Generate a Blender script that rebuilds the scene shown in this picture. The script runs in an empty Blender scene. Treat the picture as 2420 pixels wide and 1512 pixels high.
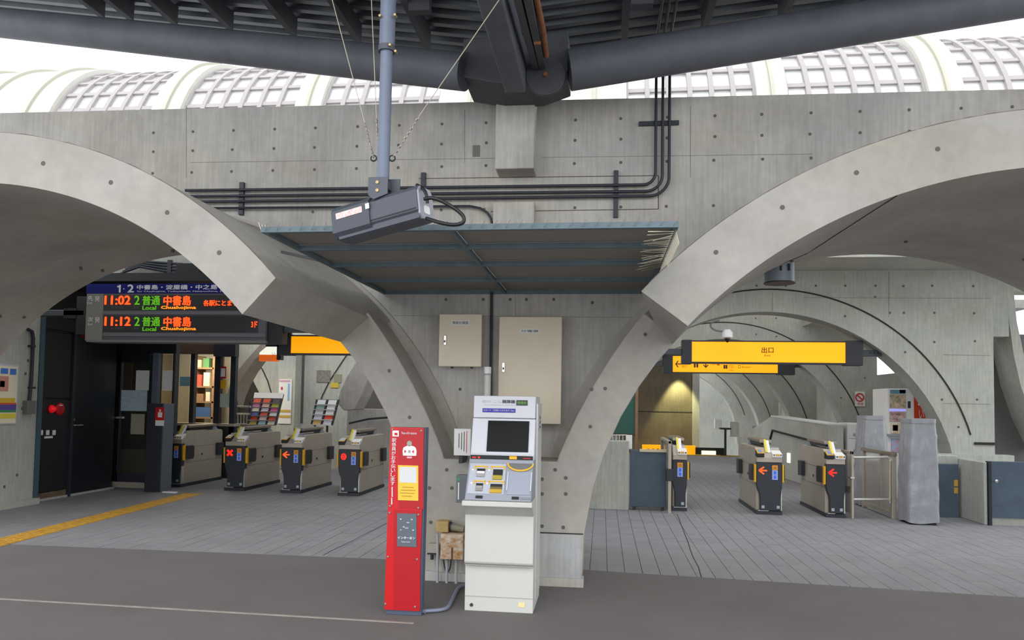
import bpy, bmesh, math, random
from math import pi, sin, cos, sqrt, atan2, radians
from mathutils import Vector, Matrix, noise as mnoise
random.seed(7)
S = bpy.context.scene
COL = S.collection
# ------------------------------------------------------------------ camera, world, exposure
YAW, PITCH, ROLL, FPX, EYE = radians(7.0), radians(2.7), radians(0.93), 1750.0, 1.5
PPX, PPY = 1210.0, 870.0
_f = Vector((-sin(YAW)*cos(PITCH), cos(YAW)*cos(PITCH), sin(PITCH)))
_r = Vector((cos(YAW), sin(YAW), 0))
_u = _r.cross(_f)
CR = cos(ROLL)*_r + sin(ROLL)*_u
CU = -sin(ROLL)*_r + cos(ROLL)*_u
CO = Vector((0, 0, EYE))
cd = bpy.data.cameras.new('camera')
cam = bpy.data.objects.new('camera', cd)
COL.objects.link(cam)
cd.sensor_fit = 'HORIZONTAL'; cd.sensor_width = 36.0
cd.lens = 36.0*FPX/2420.0
cd.shift_y = (PPY-756.0)/2420.0
cd.clip_start = 0.05; cd.clip_end = 300
M4 = Matrix((CR, CU, -_f)).transposed().to_4x4()
M4.translation = CO
cam.matrix_world = M4
S.camera = cam

w = bpy.data.worlds.new('overcast_sky'); S.world = w; w.use_nodes = True
bg = w.node_tree.nodes['Background']
bg.inputs[0].default_value = (0.93, 0.96, 1.0, 1); bg.inputs[1].default_value = 1.15
S.view_settings.view_transform = 'Standard'; S.view_settings.look = 'None'
S.view_settings.gamma = 1.0; S.view_settings.use_curve_mapping = False
S.view_settings.exposure = 0.95
sd = bpy.data.lights.new('hazy_sun', 'SUN'); so = bpy.data.objects.new('hazy_sun', sd); COL.objects.link(so)
sd.energy = 0.5; sd.angle = radians(60); sd.color = (1, .98, .94)
so.rotation_euler = (radians(52), 0, radians(-12))

def ray(px, py):
    return CR*((px-PPX)/FPX) - CU*((py-PPY)/FPX) + _f
def P(px, py, Y):            # the point seen at (px,py) standing on the plane Y
    d = ray(px, py); return CO + d*(Y/d.y)
def PXs(px, py, X):          # ... on the plane X
    d = ray(px, py); return CO + d*(X/d.x)
def F(px, py, z=0.0):        # ... on the level z
    d = ray(px, py); return CO + d*((z-EYE)/d.z)
def R(x0, y0, x1, y1, Y):    # rectangle on the plane Y -> X0,X1,Z0,Z1
    a, b, c, d = P(x0, y0, Y), P(x0, y1, Y), P(x1, y0, Y), P(x1, y1, Y)
    return (a.x+b.x)/2, (c.x+d.x)/2, (b.z+d.z)/2, (a.z+c.z)/2

# ------------------------------------------------------------------ materials
def lin(h):
    h = h.lstrip('#'); v = [int(h[i:i+2], 16)/255 for i in (0, 2, 4)]
    return tuple((c/12.92 if c <= .04045 else ((c+.055)/1.055)**2.4) for c in v) + (1,)
MATS = {}
def mat(name, col, rough=.6, metal=0.0, var=0.0, scale=8.0, emit=None, es=1.0, spec=.5, bump=0.0, stretch=None, col2=None):
    if name in MATS: return MATS[name]
    m = bpy.data.materials.new(name); m.use_nodes = True; MATS[name] = m
    nt = m.node_tree; b = nt.nodes['Principled BSDF']
    c = lin(col)
    b.inputs['Base Color'].default_value = c; b.inputs['Roughness'].default_value = rough
    b.inputs['Metallic'].default_value = metal; b.inputs['Specular IOR Level'].default_value = spec
    if emit:
        b.inputs['Emission Color'].default_value = lin(emit); b.inputs['Emission Strength'].default_value = es
    if var > 0 or bump > 0:
        tc = nt.nodes.new('ShaderNodeNewGeometry'); mp = nt.nodes.new('ShaderNodeMapping')
        nt.links.new(tc.outputs['Position'], mp.inputs[0])
        if stretch: mp.inputs['Scale'].default_value = stretch
        n = nt.nodes.new('ShaderNodeTexNoise'); n.inputs['Scale'].default_value = scale
        n.inputs['Detail'].default_value = 5; n.inputs['Roughness'].default_value = .6
        nt.links.new(mp.outputs[0], n.inputs['Vector'])
        if var > 0:
            mx = nt.nodes.new('ShaderNodeMix'); mx.data_type = 'RGBA'
            d = lin(col2) if col2 else tuple(max(0, x*(1-var)) for x in c[:3]) + (1,)
            l = tuple(min(1, x*(1+var)) for x in c[:3]) + (1,)
            mx.inputs[6].default_value = d; mx.inputs[7].default_value = l
            rp = nt.nodes.new('ShaderNodeMapRange'); rp.inputs[1].default_value = .3; rp.inputs[2].default_value = .7
            nt.links.new(n.outputs[0], rp.inputs[0]); nt.links.new(rp.outputs[0], mx.inputs[0])
            nt.links.new(mx.outputs[2], b.inputs['Base Color'])
        if bump > 0:
            bp = nt.nodes.new('ShaderNodeBump'); bp.inputs['Strength'].default_value = bump; bp.inputs['Distance'].default_value = .01
            nt.links.new(n.outputs[0], bp.inputs['Height']); nt.links.new(bp.outputs[0], b.inputs['Normal'])
    return m
def concrete(name, col, streak=True, dark=.22):
    m = bpy.data.materials.new(name); m.use_nodes = True; MATS[name] = m
    nt = m.node_tree; b = nt.nodes['Principled BSDF']; L = nt.links
    b.inputs['Roughness'].default_value = .85; b.inputs['Specular IOR Level'].default_value = .25
    g = nt.nodes.new('ShaderNodeNewGeometry')
    def noise(sc, stretch, det=5):
        mp = nt.nodes.new('ShaderNodeMapping'); mp.inputs['Scale'].default_value = stretch
        L.new(g.outputs['Position'], mp.inputs[0])
        n = nt.nodes.new('ShaderNodeTexNoise'); n.inputs['Scale'].default_value = sc; n.inputs['Detail'].default_value = det
        L.new(mp.outputs[0], n.inputs['Vector']); return n.outputs[0]
    def rng(s, a, c, lo, hi):
        r = nt.nodes.new('ShaderNodeMapRange'); r.inputs[1].default_value = a; r.inputs[2].default_value = c
        r.inputs[3].default_value = lo; r.inputs[4].default_value = hi; L.new(s, r.inputs[0]); return r.outputs[0]
    def mul(a, c):
        n = nt.nodes.new('ShaderNodeMath'); n.operation = 'MULTIPLY'; L.new(a, n.inputs[0]); L.new(c, n.inputs[1]); return n.outputs[0]
    v = rng(noise(1.6, (1, 1, 1)), .3, .7, 1-dark, 1.06)
    v = mul(v, rng(noise(14, (1, 1, 1), 6), .3, .7, .94, 1.05))
    if streak: v = mul(v, rng(noise(9, (4, 4, .25)), .35, .65, .9, 1.05))
    mx = nt.nodes.new('ShaderNodeMix'); mx.data_type = 'RGBA'; mx.blend_type = 'MULTIPLY'; mx.inputs[0].default_value = 1
    st = nt.nodes.new('ShaderNodeMix'); st.data_type = 'RGBA'
    st.inputs[6].default_value = lin(col); st.inputs[7].default_value = tuple(x*y for x, y in zip(lin(col), (1.01, .98, .91, 1)))
    L.new(rng(noise(1.1, (1, 1, 2)), .45, .7, 0, 1), st.inputs[0]); L.new(st.outputs[2], mx.inputs[6])
    cb = nt.nodes.new('ShaderNodeCombineColor')
    for i in range(3): L.new(v, cb.inputs[i])
    L.new(cb.outputs[0], mx.inputs[7]); L.new(mx.outputs[2], b.inputs['Base Color'])
    bp = nt.nodes.new('ShaderNodeBump'); bp.inputs['Strength'].default_value = .25; bp.inputs['Distance'].default_value = .006
    L.new(noise(40, (1, 1, .4), 4), bp.inputs['Height']); L.new(bp.outputs[0], b.inputs['Normal'])
    return m
CON = concrete('concrete', '#bdbab5')
HOOD = concrete('hood_concrete', '#aeaaa3', streak=False, dark=.17)
CONI = concrete('smooth_concrete', '#b4b6ae', dark=.14)
PLUG = mat('tie_plug', '#64615b', .9)
GROOVE = mat('groove_dark', '#2d2c2a', .9)
ASPH = mat('asphalt', '#686462', .92, var=.09, scale=1.1, bump=.3)
TILE = mat('floor_tile', '#868588', .75, var=.10, scale=2.5)
TILE2 = mat('floor_tile_warm', '#888686', .75, var=.10, scale=2.5)
GROUT = mat('tile_grout', '#757372', .95, var=.1)
YTILE = mat('tactile_yellow', '#c99a35', .7, var=.22, scale=12)
STEEL = mat('roof_steel', '#5b5e66', .6, .0, var=.18, scale=3)
STEELD = mat('dark_steel', '#46474c', .6, .0, var=.15)
DECK = mat('corrugated_deck', '#4e5258', .5, .3, var=.15)
RUST = mat('rust', '#8a5a3a', .9, var=.3, scale=20)
DKMET = mat('charcoal_metal', '#35373c', .5, .2)
NAVY = mat('navy_panel', '#2c3038', .45, .1)
BLACKP = mat('black_panel', '#1d2024', .5, .1, var=.12, scale=3)
BLKBLUE = mat('blue_black_door', '#171c24', .4, .1, var=.12, scale=3)
CONDUIT = mat('conduit_dark', '#34373f', .45, .2)
POLE = mat('blue_grey_paint', '#6b7486', .45, .1, var=.08)
HOUS = mat('camera_housing', '#4b4f59', .5, .1, var=.06)
STAIN = mat('stainless', '#b3aa9c', .4, .3, var=.06, scale=5)
STAINL = mat('stainless_bright', '#d6d3cd', .25, .8)
CREAM = mat('machine_cream', '#c6c6c0', .45)
CREAM2 = mat('machine_white', '#c8c9d0', .4)
GREYP = mat('machine_grey', '#9296a1', .45)
SCRN = mat('dark_screen', '#08090c', .2, spec=.12)
BEIGE = mat('cabinet_beige', '#ddd0b8', .5, var=.03)
WHITE = mat('white_paint', '#e8e8e6', .5)
PAPER = mat('paper', '#e6e6e2', .8)
BLACK = mat('black', '#101113', .5)
RED = mat('red_panel', '#c80d18', .4)
REDD = mat('red_panel_dark', '#b00c17', .4)
REDL = mat('red_lamp', '#d61420', .3, emit='#d61420', es=.25)
YEL = mat('yellow', '#eab31e', .5)
ORANGE = mat('orange', '#e8791c', .5)
BLUE = mat('pictogram_blue', '#4a78f0', .5)
BLUEL = mat('pictogram_light_blue', '#a6bcff', .5)
GREEN = mat('green_board', '#2f5b4f', .7)
WOOD = mat('brown_wood', '#8a6a4c', .7, var=.15)
BGREY = mat('blue_grey_panel', '#4c5c6b', .55, .1, var=.14, scale=5)
AWN = mat('awning_panel', '#8e8a83', .8, var=.05)
AWNF = mat('awning_frame', '#5f7078', .6, .1, var=.15)
PIPEG = mat('grey_pipe', '#a9aaac', .5, .1)
RUSTY = mat('rusted_white_box', '#d6d0c0', .75, var=.04, scale=16, col2='#a86a10', stretch=(1, 1, 1.6))
TARP = mat('grey_tarp', '#9b9da2', .4, .15, var=.05, scale=7, bump=1.0)
LEDSC = mat('led_screen', '#232428', .3, spec=.6)
LEDO = mat('led_orange', '#ff5a1e', .5, emit='#ff4a10', es=.75)
LEDG = mat('led_green', '#4a8a14', .5, emit='#56a80c', es=.42)
LEDY = mat('led_amber', '#ff9a1e', .5, emit='#ff8a10', es=.6)
LEDR = mat('led_red', '#ff2a1e', .5, emit='#ff1c10', es=.7)
SIGNY = mat('backlit_yellow', '#ffac00', .4, emit='#ffa600', es=.42)
SIGNW = mat('backlit_white', '#f4f4e8', .4, emit='#f4f6e4', es=.45)
SIGNO = mat('backlit_orange', '#f06a10', .4, emit='#f06a10', es=.28)
HEADB = mat('header_blue', '#0c146a', .7, spec=.2)
LETW = mat('lettering_white', '#d8dae0', .6)
LETD = mat('lettering_dark', '#55565c', .6)
LETK = mat('lettering_black', '#1a1a1a', .6)
LETR = mat('lettering_red', '#c83030', .6)
GLASSF = mat('glazing_frame', '#c4c3b9', .7)
def glassmat(name, col, tr):
    m = bpy.data.materials.new(name); m.use_nodes = True; nt = m.node_tree
    b = nt.nodes['Principled BSDF']; b.inputs['Base Color'].default_value = lin(col); b.inputs['Roughness'].default_value = .08
    t = nt.nodes.new('ShaderNodeBsdfTransparent'); mx = nt.nodes.new('ShaderNodeMixShader'); mx.inputs[0].default_value = 1-tr
    nt.links.new(t.outputs[0], mx.inputs[1]); nt.links.new(b.outputs[0], mx.inputs[2])
    nt.links.new(mx.outputs[0], nt.nodes['Material Output'].inputs[0]); return m
RGLASS = glassmat('roof_glass', '#f2f4f6', .7)
BGLASS = glassmat('barrier_glass', '#b5b0a4', .45)
WGLASS = glassmat('window_glass', '#3c4a45', .8)

# ------------------------------------------------------------------ builders
class MB:
    def __init__(s): s.v = []; s.f = []
    def add(s, vs, fs):
        o = len(s.v); s.v += [tuple(v) for v in vs]; s.f += [tuple(i+o for i in f) for f in fs]; return s
    def box(s, x0, y0, z0, x1, y1, z1):
        if x0 > x1: x0, x1 = x1, x0
        if y0 > y1: y0, y1 = y1, y0
        if z0 > z1: z0, z1 = z1, z0
        return s.add([(x0,y0,z0),(x1,y0,z0),(x1,y1,z0),(x0,y1,z0),(x0,y0,z1),(x1,y0,z1),(x1,y1,z1),(x0,y1,z1)],
                     [(0,3,2,1),(4,5,6,7),(0,1,5,4),(1,2,6,5),(2,3,7,6),(3,0,4,7)])
    def hexa(s, a, b):     # two quads joined
        return s.add(list(a)+list(b), [(0,3,2,1),(4,5,6,7),(0,1,5,4),(1,2,6,5),(2,3,7,6),(3,0,4,7)])
    def bar(s, p, q, w, h, up=(0,0,1)):
        p, q = Vector(p), Vector(q); d = (q-p).normalized(); up = Vector(up)
        if abs(d.dot(up)) > .98: up = Vector((0,1,0))
        sd = d.cross(up).normalized()*(w/2); u = sd.cross(d).normalized()*(h/2)
        return s.hexa([p-sd-u, p+sd-u, p+sd+u, p-sd+u], [q-sd-u, q+sd-u, q+sd+u, q-sd+u])
    def prism(s, pts, a, b, axis='y'):
        n = len(pts)
        def m(p, t): return (p[0], t, p[1]) if axis == 'y' else ((t, p[0], p[1]) if axis == 'x' else (p[0], p[1], t))
        return s.add([m(p, a) for p in pts]+[m(p, b) for p in pts],
                     [tuple(range(n)), tuple(range(2*n-1, n-1, -1))]+[(i, i+n, (i+1) % n+n, (i+1) % n) for i in range(n)])
    def tube(s, pts, r, n=10, cap=True):
        pts = [Vector(p) for p in pts]; rs = r if isinstance(r, (list, tuple)) else [r]*len(pts)
        t0 = (pts[1]-pts[0]).normalized(); a = t0.orthogonal().normalized(); vs = []
        for i, p in enumerate(pts):
            t = (pts[min(i+1, len(pts)-1)]-pts[max(i-1, 0)]).normalized()
            a = (a - t*a.dot(t)).normalized(); b = t.cross(a)
            vs += [p+(a*cos(2*pi*k/n)+b*sin(2*pi*k/n))*rs[i] for k in range(n)]
        fs = [(i*n+k, i*n+(k+1) % n, (i+1)*n+(k+1) % n, (i+1)*n+k) for i in range(len(pts)-1) for k in range(n)]
        if cap: fs += [tuple(range(n-1, -1, -1)), tuple(range((len(pts)-1)*n, len(pts)*n))]
        return s.add(vs, fs)
    def cyl(s, p, q, r, n=16): return s.tube([p, q], r, n)
    def strip(s, A, B, close=False):
        n = len(A); return s.add(list(A)+list(B), [(i, i+1, n+i+1, n+i) for i in range(n-1)])
    def build(s, name, m, parent=None, kind=None, smooth=False, bevel=0, label=None):
        me = bpy.data.meshes.new(name)
        o = bpy.data.objects.new(name, me); COL.objects.link(o)
        if parent is None:
            xs = [v[0] for v in s.v]; ys = [v[1] for v in s.v]; zs = [v[2] for v in s.v]
            off = Vector(((min(xs)+max(xs))/2, (min(ys)+max(ys))/2, min(zs))); o.location = off
        else:
            off = Vector((0,0,0)); q = parent
            while q: off += q.location; q = q.parent
            o.parent = parent
        me.from_pydata([tuple(Vector(v)-off) for v in s.v], [], s.f); me.materials.append(m)
        bm = bmesh.new(); bm.from_mesh(me); bmesh.ops.recalc_face_normals(bm, faces=bm.faces)
        if smooth:
            for f in bm.faces: f.smooth = True
            for e in bm.edges: e.smooth = e.calc_face_angle(0) < .7 if len(e.link_faces) == 2 else False
        bm.to_mesh(me); bm.free(); me.update()
        if bevel:
            b = o.modifiers.new('bevel', 'BEVEL'); b.width = bevel; b.segments = 2; b.limit_method = 'ANGLE'
        if kind: o['kind'] = kind
        if label: o['label'] = label
        return o
def thing(name, label, cat, loc=(0,0,0), group=None):
    o = bpy.data.objects.new(name, None); COL.objects.link(o); o.location = loc; o.empty_display_size = .1
    o['label'] = label; o['category'] = cat
    if group: o['group'] = group
    return o
def tag(o, label, cat, group=None):
    o['label'] = label; o['category'] = cat
    if group: o['group'] = group
    return o
def B(name, m, parent, *a, bevel=0, **k): return MB().box(*a).build(name, m, parent, bevel=bevel, **k)
def PB(name, m, parent, x0, y0, x1, y1, Y, d=.02, bevel=0, **k):   # box whose front face fills a rectangle on plane Y
    a, b, c, e = R(x0, y0, x1, y1, Y); return MB().box(a, Y, c, b, Y+d, e).build(name, m, parent, bevel=bevel, **k)
FONTM = {}
def textmesh(s):
    cu = bpy.data.curves.new('txt', 'FONT'); cu.body = s; cu.size = 1; cu.resolution_u = 2
    o = bpy.data.objects.new('txt', cu); COL.objects.link(o)
    dg = bpy.context.evaluated_depsgraph_get(); dg.update()
    me = bpy.data.meshes.new_from_object(o.evaluated_get(dg))
    v = [tuple(p.co) for p in me.vertices]; f = [tuple(p.vertices) for p in me.polygons]
    bpy.data.objects.remove(o); bpy.data.meshes.remove(me); bpy.data.curves.remove(cu)
    return v, f
def TX(s, m, parent, x0, z0, x1, z1, Y, name='lettering', frame=None, fat=0, keep=False):
    # writing filling a rectangle; frame(u,v) maps the rectangle to 3-D (default: plane Y facing the camera side)
    if s not in FONTM: FONTM[s] = textmesh(s)
    v, f = FONTM[s]
    if not v: return None
    a, b = min(p[0] for p in v), max(p[0] for p in v); c, d = min(p[1] for p in v), max(p[1] for p in v)
    mb = MB(); out = []
    for p in v:
        u = x0+(p[0]-a)/max(b-a, 1e-6)*(x1-x0); q = z0+(p[1]-c)/max(d-c, 1e-6)*(z1-z0)
        out.append(frame(u, q) if frame else (u, Y, q))
    mb.add(out, f)
    if fat:
        for k, (dx, dz) in enumerate(((fat, 0), (-fat, 0), (0, fat))):
            mb.add([(p[0]+dx, p[1]-.0008*(k+1), p[2]+dz) for p in out], f)
    o = mb.build(name, m, parent); return o
def PT(s, m, parent, x0, y0, x1, y1, Y, **k):
    a, b, c, d = R(x0, y0, x1, y1, Y); return TX(s, m, parent, a, c, b, d, Y, **k)
def smoothpath(pts, n=6):
    pts = [Vector(p) for p in pts]; q = [pts[0]*2-pts[1]]+pts+[pts[-1]*2-pts[-2]]; out = []
    for i in range(1, len(q)-2):
        a, b, c, d = q[i-1:i+3]
        for k in range(n):
            t = k/n; out.append(.5*((2*b)+(c-a)*t+(2*a-5*b+4*c-d)*t*t+(3*b-a-3*c+d)*t*t*t))
    return out+[pts[-1]]
def copy_tree(o, parent=None):
    c = o.copy(); COL.objects.link(c); c.parent = parent
    for ch in list(o.children): copy_tree(ch, c)
    return c
def arc(cx, cz, r, a0, a1, n): return [(cx+r*cos(a0+(a1-a0)*i/n), cz+r*sin(a0+(a1-a0)*i/n)) for i in range(n+1)]

# ================================================================== FLOOR
YB = 6.86
fl = MB(); fl.add([(-16,-6,0),(14,-6,0),(14,YB-.34,0),(3.4,YB-.34,0),(-.1,YB-.03,0),(-2.0,YB+.06,0),(-6.1,YB,0),(-16,YB,0)], [tuple(range(8))])
floor = fl.build('floor', ASPH, kind='structure')
bed = MB(); bed.add([(-16,5.9,-.012),(14,5.9,-.012),(14,23.4,-.012),(-16,23.4,-.012)], [(0,1,2,3)]).build('tile_bed', GROUT, floor)
TW, TL, GP = .157, .314, .005
tm = MB().box(-TW/2+GP/2, -TL/2+GP/2, -.01, TW/2-GP/2, TL/2-GP/2, 0)
tme = bpy.data.meshes.new('tile'); tme.from_pydata(tm.v, [], tm.f); tme.materials.append(TILE)
tme2 = tme.copy(); tme2.materials.clear(); tme2.materials.append(TILE2)
cells = []
for j in range(0, 14):
    for i in range(-60, 60):
        x = -.02+i*TW; y = 6.9+TL/2+j*TL + (TL/2 if i % 2 else 0)
        q = Vector((x, y, 0))-CO; u = q.dot(CR)/q.dot(_f)*FPX+PPX
        if -900 < u < 3200 and not (-1.75 < x < -.2 and y < 7.2): cells.append((y, x, i, j))
def yb(x):
    pts = [(-16,YB),(-6.1,YB),(-2.0,YB+.06),(-.1,YB-.03),(3.4,YB-.34),(14,YB-.34)]
    for (a, b), (c, d) in zip(pts, pts[1:]):
        if a <= x <= c: return b+(d-b)*(x-a)/(c-a)
    return YB
extra = []
for i in range(-60, 60):          # the tiles that close the edge towards the asphalt
    x = -.02+i*TW
    for j in (-1, -2):
        y = 6.9+TL/2+j*TL+(TL/2 if i % 2 else 0)
        if y+TL/2 > yb(x)+.02 and not (-1.75 < x < -.2): extra.append((y, x, i, j))
cells = sorted(extra+cells)
vis = [c for c in cells if -.3 < c[1] < 4.4 or -7.6 < c[1] < -1.7]
singles = set(vis[:300]); rest = MB()
for c in cells:
    y, x, i, j = c
    y0, y1 = y-TL/2+GP/2, y+TL/2-GP/2; cut = max(y0, yb(x)+.012)
    if cut >= y1-.01: continue
    if c in singles:
        o = bpy.data.objects.new('tile', tme if (i*7+j*3) % 3 else tme2); COL.objects.link(o); o.parent = floor
        o.location = Vector((x, y, random.uniform(-.0006, .0012)))-floor.location
        if cut > y0+1e-4:
            o.scale = (1, (y1-cut)/(y1-y0), 1); o.location.y = (cut+y1)/2-floor.location.y
    else:
        rest.box(x-TW/2+GP/2, cut, -.01, x+TW/2-GP/2, y1, random.uniform(-.0006, .0012))
rest.build('tile_field', TILE, floor, kind='stuff')
far = MB()
for i in range(-58, 70):
    x = -.02+i*TW
    far.box(x-TW/2+GP/2, 6.9+14*TL+(TL/2 if i % 2 else 0)+GP/2, -.01, x+TW/2-GP/2, 23.3, 0)
far.build('far_paving', TILE, floor, kind='stuff')
# left verge beyond the door wall and the stair head
B('floor_edge_strip', YTILE, floor, .8, 23.1, -.005, 5.5, 23.35, .02)
# expansion joint strip across the asphalt
a, b = F(-40, 1413), F(978, 1473)
MB().bar(a+Vector((0,0,.002)), b+Vector((0,0,.002)), .022, .006).build('joint_strip', mat('joint_metal', '#a39c94', .6, .3, var=.2), floor)
# movement-joint cracks
for (p, q) in (((763,1312),(915,1236)), ((1600,1214),(1658,1364))):
    a, b = F(*p), F(*q); n = 9
    pts = [a.lerp(b, k/n)+Vector((random.uniform(-.008,.008), 0, .0016)) for k in range(n+1)]
    mb = MB()
    for s_, t_ in zip(pts, pts[1:]): mb.bar(s_, t_, .009, .001)
    mb.build('movement_joint', GROOVE, floor)
# tactile strip
ta, tb = F(-60, 1297), F(463, 1165)
d = (tb-ta); Lt = d.length; d.normalize(); nn = Vector((-d.y, d.x, 0))
tact = thing('tactile_strip', 'yellow tactile guide strip running from the lower left corner to the gates', 'tactile paving', (ta+tb)/2)
nt_ = int(Lt/.305)
tl = MB(); tl.box(-.15, -.15, .0, .15, .15, .006)
for k in range(4): tl.box(-.14, -.115+k*.076-.012, .006, .14, -.115+k*.076+.018, .011)
m_t = bpy.data.meshes.new('tactile_tile'); m_t.from_pydata(tl.v, [], tl.f); m_t.materials.append(YTILE)
for k in range(nt_+1):
    o = bpy.data.objects.new('tactile_tile', m_t); COL.objects.link(o); o.parent = tact
    o.location = ta+d*(k*.305)-tact.location; o.rotation_euler = (0, 0, atan2(d.y, d.x))

# ================================================================== FRONT WALL, PIER, VAULTS
WY, WT = 6.70, 4.30
RIN, RC = 2.95, (2.7, .08)
LC, LR = (-4.4, .08), 2.95
def opening(x):
    for (cx, cz), r in ((RC, RIN+.18), (LC, LR+.18)):
        if abs(x-cx) < r: return max(0, cz+sqrt(r*r-(x-cx)**2))
    return 0.0
def wtop(x): return 4.335-.0105*(x+4)
xs = sorted(set([-9.5+i*.1 for i in range(0, 178)]+[LC[0]-LR-.18, LC[0]+LR+.18, RC[0]-RIN-.18, RC[0]+RIN+.18]))
wf = MB()
for a, b in zip(xs, xs[1:]):
    za, zb = opening(a+1e-4), opening(b-1e-4)
    wf.hexa([(a,WY,za),(b,WY,zb),(b,WY+.3,zb),(a,WY+.3,za)], [(a,WY,wtop(a)),(b,WY,wtop(b)),(b,WY+.3,wtop(b)),(a,WY+.3,wtop(a))])
wall = wf.build('wall_front', CON, kind='structure')
# recessed plugs of the formwork ties on the upper wall
plug = MB()
def plugat(mb, x, z, Y, r=.0145):
    mb.cyl((x, Y-.0015, z), (x, Y+.01, z), r, 10)
zr = [4.105, 3.915, 3.70, 3.29]
for k in range(-13, 12):
    x = .97+k*.4145
    for i, z in enumerate(zr):
        if z-.03 < opening(x)+.3 or -.98 < x < -.58: continue
        plugat(plug, x+random.uniform(-.006, .006), z+.0, WY)
for x, z in ((-1.45,2.45),(-1.1,2.45),(-.85,2.45),(-.7,2.45),(-.45,2.45),(-1.3,1.62),(-.2,1.35),(-.1,2.42)): plugat(plug, x, z, WY)
plug.build('tie_plugs', PLUG, wall, kind='stuff')
jt = MB()
for (x0, y0, x1, y1) in ((1280,372,1920,364),(450,384,1170,374),(860,745,1500,750)):
    a, b = P(x0, y0, WY), P(x1, y1, WY); jt.bar(a, b, .006, .004)
for px in (440, 1632, 1098, 1218):
    a, b = (P(px, 250, WY), P(px, 420, WY)) if px in (440, 1632) else ((P(px, 385, WY), P(px, 260, WY)) if px == 1098 else (P(px, 690, WY), P(px, 745, WY)))
    jt.bar(a, b, .004, .005)
jt.build('formwork_joints', mat('joint_grey', '#8d8a84', .9), wall, kind='stuff')  # thin grey lines along the formwork joints

# pier with its two springing legs: one solid
PYF = 6.2
MX = -.85
inn = lambda z: 2.70-sqrt(2.86**2-(z-.1)**2)
out_ = lambda z: 4.026-sqrt(4.709**2-(z+.651)**2)
zi = [0, .4, .8, 1.1, 1.4, 1.65, 1.85, 2.045]; zo = [2.27, 2.1, 1.9, 1.65, 1.4, 1.2, 1.06]
right_in = [(inn(z), z) for z in zi]; right_out = [(out_(z)+.0, z) for z in zo]
mir = lambda p: (2*MX-p[0], p[1])
outline = right_in + right_out + [(-.37, 1.02)] + [mir((-.37, 1.02))] + [mir(p) for p in reversed(right_out)] + [mir(p) for p in reversed(right_in)]
pier = MB().prism(outline, PYF, WY+.05, 'y').build('concrete_pier', HOOD, kind='structure', bevel=.012)
pp = MB()
for (px, py) in ((920,876),(968,986),(1398,920),(1430,918),(1281,1132),(1337,1129),(1281,1167),(1337,1167),(1281,1243),(1331,1246),(1312,1110),(1015,1153),(1056,1110),(1068,1153),(1018,1234),(1395,1008),(1525,790)):
    q = P(px, py, PYF); pp.cyl((q.x, PYF-.0015, q.z), (q.x, PYF+.01, q.z), .016, 10)
pp.build('tie_plugs', PLUG, pier, kind='stuff')
# shallow inset panel at the foot of the pier
a, b, c, e = R(1275, 1262, 1372, 1367, PYF)
MB().box(a, PYF-.012, c, b, PYF+.02, e).build('foot_panel', concrete('pale_concrete', '#b5b6b7'), pier, bevel=.004)
fr = MB(); fr.box(a-.012, PYF-.004, c-.008, a-.001, PYF+.01, e+.012); fr.box(a-.012, PYF-.005, e+.004, b+.02, PYF+.01, e+.012); fr.box(a-.012, PYF-.014, c-.010, b+.005, PYF+.01, c-.001)
fr.build('panel_gap', GROOVE, pier)
B('pier_plinth', CON, pier, -1.58, PYF-.03, 0, -.14, PYF+.1, .07)

def vault(name, secs, a0, a1, n=72):
    # secs: list of (Y, cx, cz, rin, rout, s0, s1) ; a shell lofted along Y
    mb = MB(); vs = []; m = len(secs)
    for (Y, cx, cz, ri, cxo, czo, ro, s0, s1) in secs:
        for i in range(n+1):
            t = s0+(s1-s0)*i/n; vs.append((cx+ri*cos(t), Y, cz+ri*sin(t)))
        for i in range(n+1):
            t = s0+(s1-s0)*i/n; vs.append((cxo+ro*cos(t), Y, czo+ro*sin(t)))
    N = n+1; fs = []
    for k in range(m-1):
        o, p = k*2*N, (k+1)*2*N
        for i in range(n):
            fs.append((o+i, o+i+1, p+i+1, p+i)); fs.append((o+N+i, p+N+i, p+N+i+1, o+N+i+1))
        fs.append((o, p, p+N, o+N)); fs.append((o+n, o+N+n, p+N+n, p+n))
    for k in (0, m-1):
        o = k*2*N
        for i in range(n): fs.append((o+i, o+N+i, o+N+i+1, o+i+1))
    mb.add(vs, fs)
    ob = mb.build(name, HOOD, kind='structure', smooth=True)
    return ob
def ang(cx, cz, x, z): return atan2(z-cz, x-cx)
# right vault: hood in front of the pier plane, then the shell behind
rf = (5.0, 2.93, -.19, 3.25, 2.951, -.265, 3.70)
ai = ang(2.93, -.19, .542, 2.045)
vr = vault('concrete_vault_right', [rf+(ai, pi-ai), (PYF, 2.70, .1, 2.86, 2.86, .0, 3.28, ang(2.7, .1, .536, 2.04), pi-ang(2.7, .1, .536, 2.04)), (WY+.02, 2.70, .07, 2.93, 2.75, .05, 3.3, ang(2.7,.07,.5,2.0), pi-ang(2.7,.07,.5,2.0))], 0, 0)
vr2 = vault('concrete_vault_right_rear', [(WY-.02, 2.70, .07, 2.925, 2.70, .07, 3.3, pi, 0), (8.0, 2.70, .0, 3.10, 2.70, .0, 3.42, pi, 0)], 0, 0)
lf = (4.6, -4.40, .25, 2.725, -4.447, .252, 3.084)
bi = ang(-4.40, .25, -2.352, 2.062)
bj = ang(LC[0], .1, 2*MX-.536, 2.04)
vl = vault('concrete_vault_left', [lf+(bi, pi-bi), (PYF, -4.40, .1, 2.86, -4.5, .0, 3.33, bj, pi-bj), (WY+.02, -4.40, .07, 2.93, -4.42, .05, 3.3, bj, pi-bj)], 0, 0)
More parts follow.
